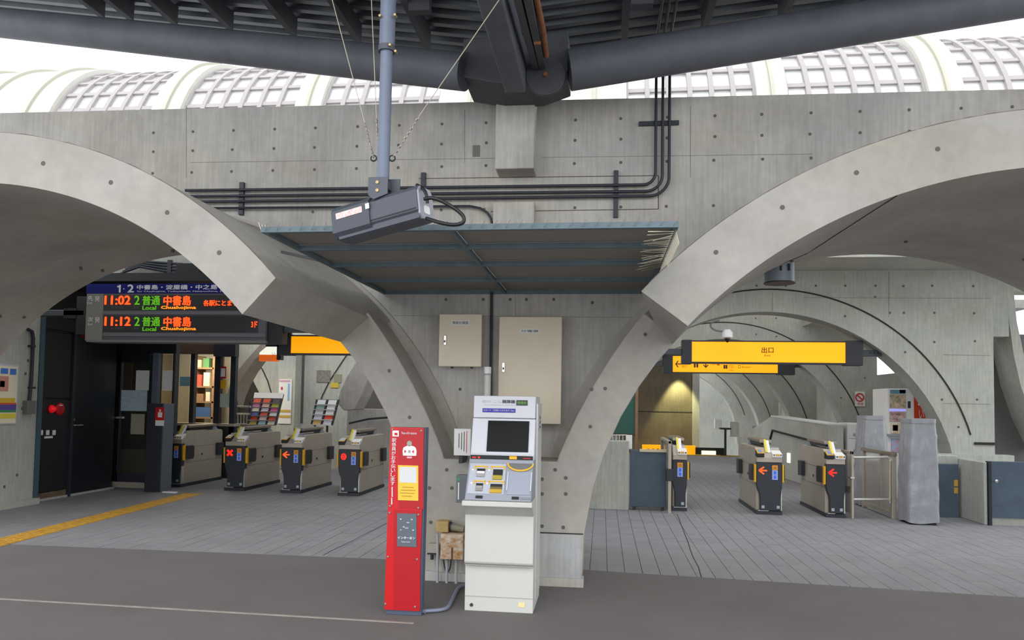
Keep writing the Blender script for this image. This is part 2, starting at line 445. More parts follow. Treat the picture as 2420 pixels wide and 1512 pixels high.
vl2 = vault('concrete_vault_left_rear', [(WY-.02, -4.40, .07, 2.925, -4.40, .07, 3.3, pi, 0), (7.5, -4.24, -.1, 3.17, -4.24, -.1, 3.5, pi, 0)], 0, 0)
for ob, pts, Y in ((vr, ((2216,352),(2024,408),(1849,490),(1692,596)), 5.0), (vl, ((102,386),(262,431),(395,502),(518,597)), 4.6)):
    mb = MB()
    for p in pts: q = P(p[0], p[1], Y); mb.cyl((q.x, Y-.002, q.z), (q.x, Y+.02, q.z), .016, 12)
    mb.build('tie_plugs', PLUG, ob, kind='stuff')
# hood construction joint on the soffit of the right vault
jj = [P(2118,455,5.0)+Vector((0,.02,-.004))]
a0_ = ang(2.93,-.19, jj[0].x, jj[0].z)
mb = MB(); prev = None
for k in range(13):
    t = k/12; Y = 5.0+3.0*t
    if Y <= PYF: s_ = (Y-5.0)/(PYF-5.0); c = (2.93+(2.70-2.93)*s_, -.19+.29*s_, 3.25-.39*s_)
    else: s_ = (Y-PYF)/(8-PYF); c = (2.70, .1-.1*s_, 2.86+.24*s_)
    an = a0_+.12*t; q = Vector((c[0]+(c[2]-.004)*cos(an), Y, c[1]+(c[2]-.004)*sin(an)))
    if prev: mb.bar(prev, q, .004, .004)
    prev = q
mb.build('construction_joint', GROOVE, vr)

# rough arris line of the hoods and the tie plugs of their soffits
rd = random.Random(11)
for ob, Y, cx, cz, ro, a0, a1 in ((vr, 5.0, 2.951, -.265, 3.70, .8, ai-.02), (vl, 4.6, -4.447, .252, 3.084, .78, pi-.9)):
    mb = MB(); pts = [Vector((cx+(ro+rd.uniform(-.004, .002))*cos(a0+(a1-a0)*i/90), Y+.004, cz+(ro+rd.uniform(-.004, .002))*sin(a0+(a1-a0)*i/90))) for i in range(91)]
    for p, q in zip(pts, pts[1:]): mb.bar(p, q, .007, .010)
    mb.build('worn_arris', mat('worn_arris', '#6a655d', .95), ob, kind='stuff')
for ob, cx, cz, r0, Ys in ((vr2, 2.70, .04, 3.0, (7.0, 7.6)), (vl2, -4.33, -.02, 3.03, (6.95, 7.3))):
    mb = MB()
    for Y in Ys:
        for k in range(7):
            t_ = .55+k*.34; rr = r0+(Y-7.2)*.12-.012; p = Vector((cx+rr*cos(t_), Y, cz+rr*sin(t_))); mb.cyl(p, p*1.0+Vector((.03*cos(t_), 0, .03*sin(t_))), .016, 8)
    mb.build('tie_plugs', PLUG, ob, kind='stuff')
# concrete block carrying the roof, with the small lower block
a, b, c, e = R(1171, 226, 1263, 398, 6.45)
blk = MB().box(a, 6.45, c, b, WY+.1, e).build('concrete_block', CON, kind='structure', bevel=.01)
a, b, c, e = R(1165, 477, 1262, 545, 6.6)
MB().box(a, 6.6, c-.1, b, WY+.1, e).build('lower_block', CON, blk, bevel=.008)
PB('drain_plate', mat('old_plate','#77746e',.8), wall, 1117, 343, 1134, 370, WY-.004, .01)

# ================================================================== STEEL ROOF OVER THE PLATFORM
HUB = Vector((-.77, 6.05, 4.34))
cR0, cR1 = P(1345, 166, 6.0), P(2480, -18, 6.35); cR2 = cR0.lerp(cR1, 1.6)
cL0, cL1 = P(1100, 170, 6.0), P(-80, 45, 7.2); cL2 = cL0.lerp(cL1, 1.5)
deck = MB()
def roofz(x): # deck height follows the two rising wings
    if x > HUB.x: return 4.53+(x-HUB.x)*((cR1.z-cR0.z)/(cR1.x-cR0.x))
    return 4.53+(HUB.x-x)*((cL1.z-cL0.z)/(cL0.x-cL1.x))
Yd0, Yd1, pit = 2.4, 6.72, .16
rows = []; y = Yd0
while y < Yd1:
    for dy, h in ((0, 0), (.06, 0), (.08, .05), (.14, .05)): rows.append((y+dy, h))
    y += pit
xsd = [-9.0, HUB.x, 8.0]
def skew(x): return (x-HUB.x)*.16 if x > HUB.x else (HUB.x-x)*((cL1.y-cL0.y)/(cL0.x-cL1.x))
vs = [(x, yy+(yy-Yd0)/(Yd1-Yd0)*skew(x), roofz(x)+h+.12) for yy, h in rows for x in xsd]
deck.add(vs, [(i*3+k, i*3+k+1, (i+1)*3+k+1, (i+1)*3+k) for i in range(len(rows)-1) for k in range(2)])
deck.add([(x, yy+(yy-Yd0)/(Yd1-Yd0)*skew(x), roofz(x)+.4) for yy in (Yd0, Yd1) for x in xsd], [(0,1,4,3),(1,2,5,4)])
ceil = deck.build('ceiling', DECK, kind='structure')
MB().tube([cR0, cR2], .165, 32).build('tube_beam', STEEL, ceil, smooth=True)
MB().tube([cL0, cL2], [.155, .155], 32).build('tube_beam', STEEL, ceil, smooth=True)
# hub
hz0 = P(1200, 222, 6.2).z
hb = MB(); hb.prism([(HUB.x-.42, 4.55), (HUB.x+.46, 4.57), (HUB.x+.46, 4.24), (HUB.x+.22, hz0), (HUB.x-.12, hz0), (HUB.x-.42, 4.22)], 5.98, 6.5, 'y')
hb.build('hub_plate', STEELD, ceil, bevel=.01)
q = P(1290, 180, 5.97)
MB().cyl((q.x, 5.95, q.z), (q.x, 6.0, q.z), .165, 36).build('hub_disc', STEELD, ceil, bevel=.006)
MB().cyl((q.x, 5.93, q.z), (q.x, 5.96, q.z), .018, 10).build('hub_bolt', RUST, ceil)
# box girder running back over the viewer
g0 = P(1218, 220, 5.95)
MB().box(g0.x-.085, 2.4, g0.z, g0.x+.085, 5.95, g0.z+.34).build('box_girder', STEEL, ceil, bevel=.012)
for px, py in ((40,12),(132,18),(268,40),(435,55),(620,78),(800,96),(985,118),(1478,104),(1682,66),(1886,26),(2110,-12),(2330,-48)):
    q = P(px, py, 6.0); x = q.x; z = roofz(x)
    o = MB().box(x-.028, 2.4, z-.06, x+.028, 6.2+skew(x), z+.118).build('rafter', STEELD, ceil)
    MB().box(x+.03, 5.6, z-.12, x+.2, 5.68, z+.118).build('purlin_cleat', STEELD, ceil)
pr = [P(1262, -30, 4.6), P(1283, 70, 5.2), P(1291, 132, 5.7)]
MB().tube(pr, .022, 10).build('drain_pipe', RUST, ceil, smooth=True)
for (x0, x1) in ((1222, 1240), (1246, 1256)):
    MB().bar(P(x0, -20, 4.6), P(x1+26, 150, 5.9), .05, .09).build('service_channel', STEELD, ceil)
for px, py in ((1248, 35), (1262, 102)):
    q = P(px, py, 5.2); MB().cyl(q, q+Vector((.05, 0, .0)), .012, 8).build('channel_bolt', RUST, ceil)
B('end_trim', STEELD, ceil, g0.x+.1, 2.4, 4.78, g0.x+.42, 6.0, 4.84)

# ================================================================== GLAZED VAULT BEYOND THE WALL
GY, GR = 17.0, 3.2; GZ = 6.05
def gp(x, phi, r=GR): return (x, GY-r*cos(phi), GZ+r*sin(phi))
gv = MB()
Xl, Xr = -22.0, 14.0
edges = []
for px0, px1, py in ((120, 362, 276), (430, 700, 268), (762, 1040, 255), (1480, 1786, 235), (1858, 2188, 228), (2272, 2620, 222)):
    edges.append((P(px0, py, 14.0).x, P(px1, py, 14.0).x))
ph0, ph1 = radians(2), radians(92)
rib = MB()
prevx = Xl
vault_ob = None
def shell(mb, xa, xb, r0, r1, n=20, p0=ph0, p1=ph1):
    A = [gp(xa, p0+(p1-p0)*i/n, r0) for i in range(n+1)]; Bq = [gp(xb, p0+(p1-p0)*i/n, r0) for i in range(n+1)]
    C = [gp(xa, p0+(p1-p0)*i/n, r1) for i in range(n+1)]; D = [gp(xb, p0+(p1-p0)*i/n, r1) for i in range(n+1)]
    mb.strip(A, Bq); mb.strip(C, D); mb.strip(A, C); mb.strip(Bq, D)
vault_ob = MB().box(Xl, 13.6, 5.7, Xr, 14.0, 6.1).build('glazed_roof_vault', GLASSF, kind='structure')
allx = [Xl]
for a, b in edges: allx += [a, b]
allx.append(Xr)
for k in range(0, len(allx), 2):
    a, b = allx[k], allx[k+1]
    if b-a > 1.2:
        n = max(1, int((b-a)/1.0)); segs = [(a+(b-a)*i/n, a+(b-a)*(i+1)/n) for i in range(n)]
    else: segs = [(a, b)]
    for (s0, s1) in segs:
        mb = MB(); shell(mb, s0, s1, GR-.04, GR+.16); mb.build('roof_rib', GLASSF, vault_ob, smooth=True)
        if s1-s0 > .2:
            mb = MB(); shell(mb, (s0+s1)/2-.03, (s0+s1)/2+.03, GR+.15, GR+.22); mb.build('rib_seam', mat('rib_seam','#b3b0a2',.8), vault_ob)
pane_i = 0; NR = 8; p0, p1 = radians(8), radians(84)
for a, b in edges:
    NC = 6; cw = (b-a)/NC; fm = MB()
    for c in range(NC+1):
        x = a+c*cw; shell(fm, x-.045, x+.045, GR-.05, GR+.07, 20)
    for r in range(NR+1):
        ph = p0+(p1-p0)*r/NR; dp = .016
        q = [gp(a, ph-dp, GR-.04), gp(b, ph-dp, GR-.04), gp(b, ph+dp, GR-.04), gp(a, ph+dp, GR-.04)]
        t = [gp(a, ph-dp, GR+.05), gp(b, ph-dp, GR+.05), gp(b, ph+dp, GR+.05), gp(a, ph+dp, GR+.05)]
        fm.hexa(q, t)
    fm.build('glazing_grid', mat('glazing_bar', '#a29c9b', .7), vault_ob)
    for c in range(NC):
        for r in range(NR):
            x0, x1 = a+c*cw+.045, a+(c+1)*cw-.045
            f0, f1 = p0+(p1-p0)*r/NR+.016, p0+(p1-p0)*(r+1)/NR-.016
            pane_i += 1
            if pane_i > 300: continue
            MB().hexa([gp(x0,f0,GR), gp(x1,f0,GR), gp(x1,f1,GR), gp(x0,f1,GR)], [gp(x0,f0,GR+.012), gp(x1,f0,GR+.012), gp(x1,f1,GR+.012), gp(x0,f1,GR+.012)]).build('pane', RGLASS, vault_ob)
#PART2
# ================================================================== HALL BEHIND THE GATES
def ring_wall(name, Y, xl, xr, zt, ci, ri, cg, rg, th=.5, sill=0):
    ci, cg = Vector(ci), Vector(cg)
    xs_ = sorted(set([xl+i*.12 for i in range(int((xr-xl)/.12)+1)]+[xr, ci[0]-ri, ci[0]+ri]))
    xs_ = [x for x in xs_ if xl <= x <= xr]
    mb = MB()
    def op(x): return max(0, ci[1]+sqrt(max(0, ri*ri-(x-ci[0])**2))) if abs(x-ci[0]) < ri else 0
    for a, b in zip(xs_, xs_[1:]):
        za, zb = op(a+1e-4), op(b-1e-4)
        mb.hexa([(a,Y,za),(b,Y,zb),(b,Y+th,zb),(a,Y+th,za)], [(a,Y,zt),(b,Y,zt),(b,Y+th,zt),(a,Y+th,zt)])
    o = mb.build(name, CONI, kind='structure')
    g = MB(); pts = [Vector((x, Y-.001, z)) for x, z in arc(cg[0], cg[1], rg, radians(16), radians(164), 60)]
    pts = [p for p in pts if xl < p.x < xr and p.z < zt]
    for p, q in zip(pts, pts[1:]): g.bar(p, q, .02, .022)
    g.build('arch_groove', GROOVE, o)
    return o
rw2 = ring_wall('wall_hall_near', 12.5, -.9, 6.12, 3.74, (2.62, .10), 2.965, (2.6875, .236), 3.2, th=.45)
x3 = P(2073, 900, 17.5).x; x4 = P(1930, 930, 22).x; x5 = P(1840, 930, 26.5).x
rw3 = ring_wall('wall_hall_second', 17.5, -1.2, x3, 4.4, (2.765, .27), 2.79, (2.746, .288), 3.157)
rw4 = ring_wall('wall_hall_third', 22.0, -1.2, x4, 4.6, (2.74, .30), 2.75, (2.73, .30), 3.18)
rw5 = ring_wall('wall_hall_fourth', 26.5, -1.2, x5, 4.8, (2.74, .30), 2.72, (2.73, .30), 3.15)
rw6 = ring_wall('wall_hall_fifth', 31.0, -1.2, 6.6, 5.0, (2.70, .30), 2.72, (2.70, .30), 3.15)
for ob, Y, pts in ((rw2, 12.5, ((1788,675),(1857,675),(1928,675),(1998,675),(2069,675),(2135,676),(2203,675),(2300,676),(2103,739),(2136,739),(2208,739),(2302,740),(2068,702),(1997,747),(2208,808),(2304,806),(2139,832),(2226,944),(2309,944),(2265,1009))),
                   (rw3, 17.5, ((1786,752),(1834,752),(1880,752),(1787,790),(1835,795),(1976,852),(2044,893),(1988,940)))):
    mb = MB()
    for p in pts: q = P(p[0], p[1], Y); mb.cyl((q.x, Y-.002, q.z), (q.x, Y+.01, q.z), .02, 8)
    mb.build('tie_plugs', PLUG, ob, kind='stuff')
mb = MB()
for y_ in (703, 838, 953): mb.bar(P(1900 if y_ == 703 else 2230, y_, 12.5), P(2340, y_+2, 12.5), .006, .008)
mb.bar(P(2101, 642, 12.5), P(2101, 750, 12.5), .006, .006); mb.bar(P(1826, 690, 12.5), P(1826, 735, 12.5), .006, .006)
mb.build('formwork_joints', mat('joint_grey', '#8d8a84', .9), rw2, kind='stuff')
a = P(2302, 1046, 12.5); b = P(2350, 1046, 12.5)
MB().box(a.x, 12.48, a.z-.03, b.x, 12.52, a.z+.01).build('base_notch', GROOVE, rw2)
B('wall_base', CONI, rw2, P(2200,1060,12.4).x, 12.3, 0, 6.3, 12.5, .82)
# beam lit by the skylight over wall two, duct lamp etc.
B('trim_1', CONI, None, -.5, 11.4, 3.742, 7.6, 12.6, 4.5, kind='structure')
# side of the hall on the right with its lunette window frame
a = P(2352, 1090, 12.9)
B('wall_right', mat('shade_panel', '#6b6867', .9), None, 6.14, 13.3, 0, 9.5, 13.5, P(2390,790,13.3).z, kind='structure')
B('trim_6', CONI, None, P(2383,640,12.75).x-.05, 12.72, P(2400,688,12.75).z, 8.2, 13.2, P(2400,560,12.75).z, kind='structure')
B('trim_2', CONI, None, 6.12, 12.6, P(2360,795,12.6).z, P(2383,700,12.6).x, 13.2, P(2360,640,12.6).z, kind='structure')
L_ = [(2378,640),(2380,700),(2385,760),(2396,840),(2412,910),(2440,990),(2480,1070)]; R_ = [(2393,640),(2397,700),(2403,760),(2418,830),(2440,900),(2470,970),(2510,1040)]
pl = [P(x, y, 12.7) for x, y in L_]+[P(x, y, 12.7) for x, y in reversed(R_)]
MB().prism([(p.x, p.z) for p in pl], 12.7, 13.3, 'y').build('trim_3', CONI, None, kind='structure')
B('wall_right_far', CONI, None, 7.2, 14.2, 0, 7.4, 35, 2.4, kind='structure')
B('wall_back', CONI, None, -3, 36, -2.6, 9, 36.3, 6, kind='structure')
# lower level past the stair head
MB().add([(-3,23.4,-2.6),(9,23.4,-2.6),(9,36,-2.6),(-3,36,-2.6)], [(0,1,2,3)]).build('floor_lower', TILE, None, kind='structure')
B('trim_4', CONI, floor, -3, 23.36, -2.6, 9, 23.44, -.01)
a, b, c, e = R(1504, 880, 1636, 1072, 24.6)
core = MB().box(a-1.2, 24.6, -2.6, b, 25.6, 4.6).build('wall_core', concrete('warm_concrete', '#766e5e'), kind='structure')
MB().box(a-1.0, 24.595, P(1570,973,24.6).z-.012, b, 24.6, P(1570,973,24.6).z+.012).build('joint_line', GROOVE, core)
B('core_return', CONI, core, b, 24.55, -2.6, b+.22, 25.2, 4.6)
for k, (ya, yb_) in enumerate(((15.6, 17.5), (20.4, 22.0))):
    B('ceiling_hall_blocker', CON, None, -3, ya, 4.6, 7.6, yb_, 4.8, kind='structure')  # added slabs over part of each bay, to dim the deep hall
B('ceiling_side_blocker', CON, None, 4.5, 14.2, 3.35, 7.6, 35, 3.5, kind='structure')  # added roof slab that cuts skylight on the right, so the niches go dark
slab = B('ceiling_far_blocker', CON, None, -3, 19.5, 3.95, b-.15, 25.5, 4.3, kind='structure')  # added slab that keeps sky light off the core wall
ld = bpy.data.lights.new('wall_spot', 'SPOT'); ld.energy = 230; ld.color = (1, .96, .45); ld.spot_size = radians(62); ld.spot_blend = .5; ld.shadow_soft_size = .05
lo = bpy.data.objects.new('wall_spot', ld); COL.objects.link(lo); lo.location = P(1607, 862, 24.2); lo.rotation_euler = (radians(8), 0, 0)
# bay partitions: short blocks and stand between the far arches
for wl_, r_, Y in ((rw6, (1690,990,1706,1013), 30.75), (rw5, (1725,996,1747,1032), 26.25), (rw4, (1778,1006,1802,1042), 21.75)):
    PB('foot_block', CONI, wl_, *r_, Y, .3, bevel=.01)
t = thing('black_stand', 'thin black T-shaped stand at the stair head under the far arches', 'stand', (P(1715,1060,23.2).x, 23.2, 0))
PB('top_plate', DKMET, t, 1703, 1011, 1728, 1015, 23.2, .3)
a, b, c, e = R(1712, 1014, 1717, 1066, 23.2); MB().box(a, 23.2, 0, b, 23.26, e).build('post', DKMET, t); B('base_plate', DKMET, t, a-.1, 23.13, 0, b+.1, 23.33, .02)
q = F(1715, 1071)
t = thing('wayfinding_panel', 'yellow wayfinding panel hanging low past the stair head', 'sign', (P(1570,1060,23.9).x, 23.9, P(1570,1066,23.9).z))
PB('panel_face', SIGNY, t, 1518, 1052, 1644, 1076, 23.9, .12)
for x in (1530, 1541, 1552, 1564): PB('pictogram', LETK, t, x, 1060, x+5, 1067, 23.895, .01)
PB('hanger', DKMET, t, 1570, 1040, 1574, 1052, 23.9, .05)
t = thing('stair_sign', 'small white sign on a black base at the stair head', 'sign', (P(1675,1070,23.7).x, 23.7, P(1675,1080,23.7).z))
PB('sign_face', SIGNW, t, 1658, 1065, 1692, 1076, 23.7, .03)
PB('frame', BLACK, t, 1644, 1058, 1712, 1082, 23.74, .1)

# ---- left hall
LX = -7.95
a0, a1 = PXs(0, 1205, LX+.1), None
wl = MB().box(LX-.3, 7.0, 0, LX+.12, 9.50, 3.0).build('wall_left', CONI, kind='structure')
plug = MB()
for px, py in ((60,883),(66,852),(10,1150),(40,1122),(52,965)):
    q = PXs(px, py, LX+.12); plug.add([(LX+.122, q.y-.02, q.z-.02), (LX+.122, q.y+.02, q.z-.02), (LX+.122, q.y+.02, q.z+.02), (LX+.122, q.y-.02, q.z+.02)], [(0,1,2,3)])
plug.build('tie_plugs', PLUG, wl, kind='stuff')
B('wall_left_base', CONI, wl, LX+.12, 7.0, 0, LX+.2, 9.5, .08)
B('wall_left_edge', mat('teal_frame', '#46606a', .5, .2), wl, LX+.10, 9.46, 0, LX+.14, 9.54, 2.62)
zt = PXs(88, 774, LX).z
wb = B('wall_left_rear', BLACKP, None, LX-.3, 9.54, 0, LX, 11.3, 3.2, kind='structure')
B('wall_left_base', CONI, wb, LX, 9.54, 0, LX+.05, 11.3, .03)
def pxd(px0, px1, z0, z1, proud=.02):  # a door leaf on the left wall plane between two image columns
    y0, y1 = PXs(px0, 1000, LX).y, PXs(px1, 1000, LX).y
    return LX, y0, z0, LX+proud, y1, z1
y0, y1, y2 = 9.58, PXs(163, 1000, LX).y, PXs(258, 1000, LX).y
zm = PXs(90, 942, LX).z
d1 = MB().box(LX, y0, .12, LX+.03, y1-.03, zm-.01).build('door_1', BLACKP, kind='structure', bevel=.006)
MB().box(LX, y0, zm+.01, LX+.03, y1-.03, zt-.03).build('upper_panel', BLACKP, d1, bevel=.006)
MB().box(LX, y0, .03, LX+.02, y1-.03, .11).build('kick_plate', mat('worn_brown','#6a5946',.8,var=.3), d1)
for px, py, r in ((98, 1022, .03), (113, 1022, .03), (128, 1022, .03)):
    q = PXs(px, py, LX+.035); MB().box(LX+.03, q.y-.03, q.z-.035, LX+.036, q.y+.03, q.z+.035).build('pictogram', WHITE, d1)
q = PXs(115, 1033, LX+.035); MB().box(LX+.03, q.y-.08, q.z-.015, LX+.036, q.y+.08, q.z+.015).build('name_plate', WHITE, d1)
q = PXs(80, 1085, LX+.03); MB().box(LX+.03, q.y-.03, q.z-.09, LX+.07, q.y+.03, q.z+.09).build('door_handle', STAINL, d1, bevel=.006)
d2 = MB().box(LX, y1+.02, .05, LX+.03, y2-.03, zt-.03).build('door_2', BLKBLUE, kind='structure', bevel=.006)
q = PXs(172, 1005, LX+.03); MB().box(LX+.03, q.y-.02, q.z-.008, LX+.08, q.y+.16, q.z+.012).build('door_handle', STAINL, d2, bevel=.004)
MB().cyl((LX+.03, q.y, q.z+.09), (LX+.05, q.y, q.z+.09), .018, 10).build('door_lock', STAINL, d2)
B('door_jamb', NAVY, d2, LX, y1-.03, 0, LX+.06, y1+.02, zt)
# alarm on door 1
q = PXs(120, 966, LX+.03)
al = thing('alarm_lamp', 'red dome alarm lamp on the black door panel, left of the bell', 'alarm', (LX+.03, q.y, q.z-.06))
n = 10; pr = [(.055*cos(pi/2*i/n), .075*sin(pi/2*i/n)) for i in range(n+1)]
mb = MB(); mb.tube([(LX+.035+h_, q.y, q.z) for r_, h_ in pr[:-1]], [r_ for r_, h_ in pr[:-1]], 18); mb.build('lens', REDL, al, smooth=True)
MB().cyl((LX+.03, q.y, q.z), (LX+.045, q.y, q.z), .062, 18).build('base', RED, al)
q = PXs(140, 966, LX+.03)
al = thing('alarm_push_button', 'round red emergency push button on the black door panel, right of the dome lamp', 'alarm', (LX+.03, q.y, q.z-.09))
MB().tube([(LX+.03, q.y, q.z), (LX+.05, q.y, q.z), (LX+.056, q.y, q.z)], [.09, .09, .075], 24).build('ring', RED, al, smooth=True)
MB().cyl((LX+.055, q.y, q.z), (LX+.062, q.y, q.z), .03, 16).build('button', REDD, al)
MB().box(LX+.055, q.y-.03, q.z+.045, LX+.06, q.y+.03, q.z+.06).build('label_strip', WHITE, al)
# glazed door 3 and the surrounding frame, facing the platform
DY = 11.38
d3a, d3b = P(264, 1000, DY).x, P(345, 1000, DY).x
wo = MB().box(LX-.1, DY, P(300,834,DY).z, P(410,1000,DY).x, DY+.12, P(300,690,DY).z).build('wall_office', BLKBLUE, kind='structure')
d3 = MB().box(LX, DY, .06, P(282,1000,DY).x, DY+.06, P(300,838,DY).z).build('door_3', BLKBLUE, kind='structure', bevel=.006)
PB('stile', BLKBLUE, d3, 352, 838, 362, 1140, DY, .06)
PB('top_rail', BLKBLUE, d3, 282, 836, 355, 856, DY, .06)
PB('bottom_rail', NAVY, d3, 272, 1118, 352, 1138, DY, .06)
PB('kick_plate', STAIN, d3, 262, 1139, 345, 1152, DY-.01, .06)
PB('pane', WGLASS, d3, 282, 856, 352, 1120, DY+.02, .012)
PB('door_handle', STAINL, d3, 270, 984, 290, 989, DY-.05, .05, bevel=.004)
for nm, m_, r_ in (('notice', PAPER, (321,875,352,922)), ('map_sheet', mat('map_sheet','#b9cbd8',.8,var=.2,scale=40), (286,922,347,971)), ('notice', mat('dull_paper','#a9a48c',.8), (309,978,341,1026))):
    PB(nm, m_, d3, *r_, DY+.005, .006)
B('jamb_post', mat('blue_grey_post', '#66707c', .5, .2), d3, P(362,900,DY).x, DY-.03, .9, P(375,900,DY).x, DY+.05, P(368,834,DY).z)
# office front, set further back
OY = 13.27
off = thing('office_window', 'glazed station office front with dark frames beside the left gates', 'office window', (P(480,1000,OY).x, OY, 0))
PB('header', mat('brown_header', '#50392a', .6, var=.1), off, 415, 812, 552, 836, OY-.05, .15)
PB('header_end', NAVY, off, 505, 812, 556, 842, OY-.07, .15)
PB('fascia', BLACKP, off, 404, 742, 556, 813, OY-.02, .15)
for x0, x1 in ((404,412),(446,456),(504,517),(541,553)):
    PB('mullion', NAVY, off, x0, 834, x1, 1130, OY, .1)
for x0, x1, y_ in ((412,446,836),(517,541,842)):
    PB('pane', WGLASS, off, x0, y_, x1, 1000, OY+.04, .012)
PB('pane', WGLASS, wo, 378, 838, 404, 1000, DY+.04, .012)
PB('notice', PAPER, wo, 384, 875, 410, 923, DY+.02, .008)
B('end_jamb', NAVY, wo, P(404,1000,DY).x, DY, .9, P(409,1000,DY).x, DY+.12, P(300,834,DY).z)
PB('sill', STAIN, off, 404, 1000, 553, 1006, OY-.08, .25)
PB('lower_panel', NAVY, off, 404, 1006, 553, 1160, OY, .1)
for nm, m_, r_ in (('red_framed_notice', RED, (519,866,534,894)), ('yellow_notice', YEL, (517,898,533,918)), ('notice', mat('pale_green_paper','#b9c6bd',.8), (516,930,542,962)), ('notice', mat('blue_leaflet','#7fb2c4',.8), (425,890,448,912))):
    PB(nm, m_, off, *r_, OY+.025, .01)
PB('notice', PAPER, off, 521, 870, 532, 890, OY+.02, .008)
# things inside the office
PB('back_wall', mat('office_wall', '#b8ab8c', .8), off, 340, 780, 551, 1180, 15.2, .1)
B('side_wall', mat('office_brown', '#7a6a50', .8), wb, -9.4, 11.3, 0, -9.3, 15.3, 2.98)
B('partition', mat('office_dark', '#3c3428', .8), wb, -9.3, 12.4, 0, P(374,1000,12.4).x, 12.46, 2.98)
B('rear_return', BLACKP, wb, -9.4, 11.22, 0, LX-.28, 11.3, 3.0)
PB('wood_strip', WOOD, wb, 288, 852, 312, 922, 12.38, .02); PB('cushion', mat('olive_cushion','#6b6a50',.9), wb, 280, 1062, 345, 1150, 12.2, .15)
sh = thing('office_shelf', 'office shelf unit with papers and boxes behind the ticket window', 'shelf', (P(480,960,14.7).x, 14.6, 0))
PB('side', WOOD, sh, 455, 840, 461, 1020, 14.6, .4); PB('side', WOOD, sh, 500, 840, 505, 1020, 14.6, .4)
for y_ in (868, 912, 948, 985): PB('shelf', WOOD, sh, 455, y_, 505, y_+4, 14.6, .4)
cols = ['#c9b48c', '#4a7a4a', '#b04a3a', '#d8cfae', '#8a6a4a', '#d0c8b0', '#3a5a8a', '#c8b890']
for k, (x0, y0_, x1, y1_) in enumerate(((462,850,475,868),(480,846,494,868),(462,885,476,912),(481,880,495,912),(464,930,480,948),(486,926,496,948),(463,962,497,985),(468,1000,492,1012))):
    tag(PB('office_box', mat('office_box_%d' % k, cols[k], .8), None, x0, y0_, x1, y1_, 14.62, .25), ['tan box on the top office shelf, left', 'dark green box on the top office shelf, right', 'brick red folder stack on the second office shelf', 'cream folder stack on the second office shelf', 'brown box on the third office shelf, left', 'pale box on the third office shelf, right', 'wide blue tray on the lowest office shelf', 'cream tray low behind the ticket window'][k], 'box', 'boxes on the office shelf')
ol = bpy.data.lights.new('office_lamp', 'AREA'); ol.energy = 20; ol.size = .8; ol.color = (1, .85, .6)
oo = bpy.data.objects.new('office_lamp', ol); COL.objects.link(oo); oo.location = (P(470,800,14).x, 14.0, 2.45)
# ceiling over the office side with the concrete beam in front
B('ceiling_left', BLACKP, None, -9.4, 9.35, P(300,664,9.35).z, -3.95, 12.7, P(300,650,9.35).z+.03, kind='structure')
bm_ = B('trim_5', CONI, None, LX, 9.7, P(300,648,9.7).z, -2.5, 10.1, P(300,590,9.7).z+.6, kind='structure')
con = thing('conduit_bundle', 'bundle of dark conduits under the concrete beam above the departure board', 'conduit', P(360,640,9.6))
for k in range(4): MB().tube([P(285+k*6, 646-k*5, 9.62), P(330+k*6, 630-k*4, 9.62), P(430, 648-k*8, 9.62)], .018, 8).build('pipe', CONDUIT, con, smooth=True)
PB('bracket', CONDUIT, con, 395, 614, 404, 648, 9.6, .04)
PB('junction_box', BLACK, con, 416, 622, 470, 648, 9.5, .18)
B('wall_left_fascia', BLACKP, wb, LX, 9.4, zt, LX+.05, 11.2, P(300,664,9.35).z)
tag(MB().box(P(72,742,9.1).x, 9.05, P(72,747,9.1).z, P(205,742,9.1).x, 9.2, P(72,733,9.1).z).build('grey_lintel_bar', mat('bar_grey','#4d5158',.5,.2), None, bevel=.01), 'dark grey steel bar from the left vault to the departure board', 'bar')
# far left wall with its arches
LY = 15.6
wlb = MB().box(P(548,900,LY).x, LY, 0, -1.2, LY+.4, 4.4).build('wall_left_back', CONI, kind='structure')
def pprism(name, m_, parent, pts, Y, d, **k):
    q_ = [P(x, y, Y) for x, y in pts]; return MB().prism([(p.x, p.z) for p in q_], Y, Y+d, 'y').build(name, m_, parent, **k)
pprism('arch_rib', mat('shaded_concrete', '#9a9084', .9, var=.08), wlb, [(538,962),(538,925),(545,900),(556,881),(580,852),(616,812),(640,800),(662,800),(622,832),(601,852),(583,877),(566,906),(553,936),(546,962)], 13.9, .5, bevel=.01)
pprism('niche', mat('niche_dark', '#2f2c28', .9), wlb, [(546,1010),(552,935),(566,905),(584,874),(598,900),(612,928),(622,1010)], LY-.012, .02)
g = MB()
for pts in (((606,855),(620,872),(633,900),(644,938)), ((820,838),(800,868),(778,902),(762,935),(752,965))):
    for p, q in zip(pts, pts[1:]): g.bar(P(p[0], p[1], LY-.002), P(q[0], q[1], LY-.002), .03, .02)
g.build('arch_groove', GROOVE, wlb)
PB('pilaster', CONI, wlb, 655, 800, 696, 1100, LY-.35, .4)
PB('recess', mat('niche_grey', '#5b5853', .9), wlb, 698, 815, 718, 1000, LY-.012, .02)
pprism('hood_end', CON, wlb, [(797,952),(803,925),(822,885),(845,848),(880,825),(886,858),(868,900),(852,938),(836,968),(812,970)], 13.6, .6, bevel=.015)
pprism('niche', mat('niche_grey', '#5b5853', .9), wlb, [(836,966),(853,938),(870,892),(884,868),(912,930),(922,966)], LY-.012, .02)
B('wall_left_ledge', CON, None, P(820,1000,14.4).x, 14.4, 0, -.9, 15.0, P(850,966,14.4).z, kind='structure')
B('wall_left_side', CON, None, -1.3, 8.2, 0, -.9, 15.5, 3.6, kind='structure')
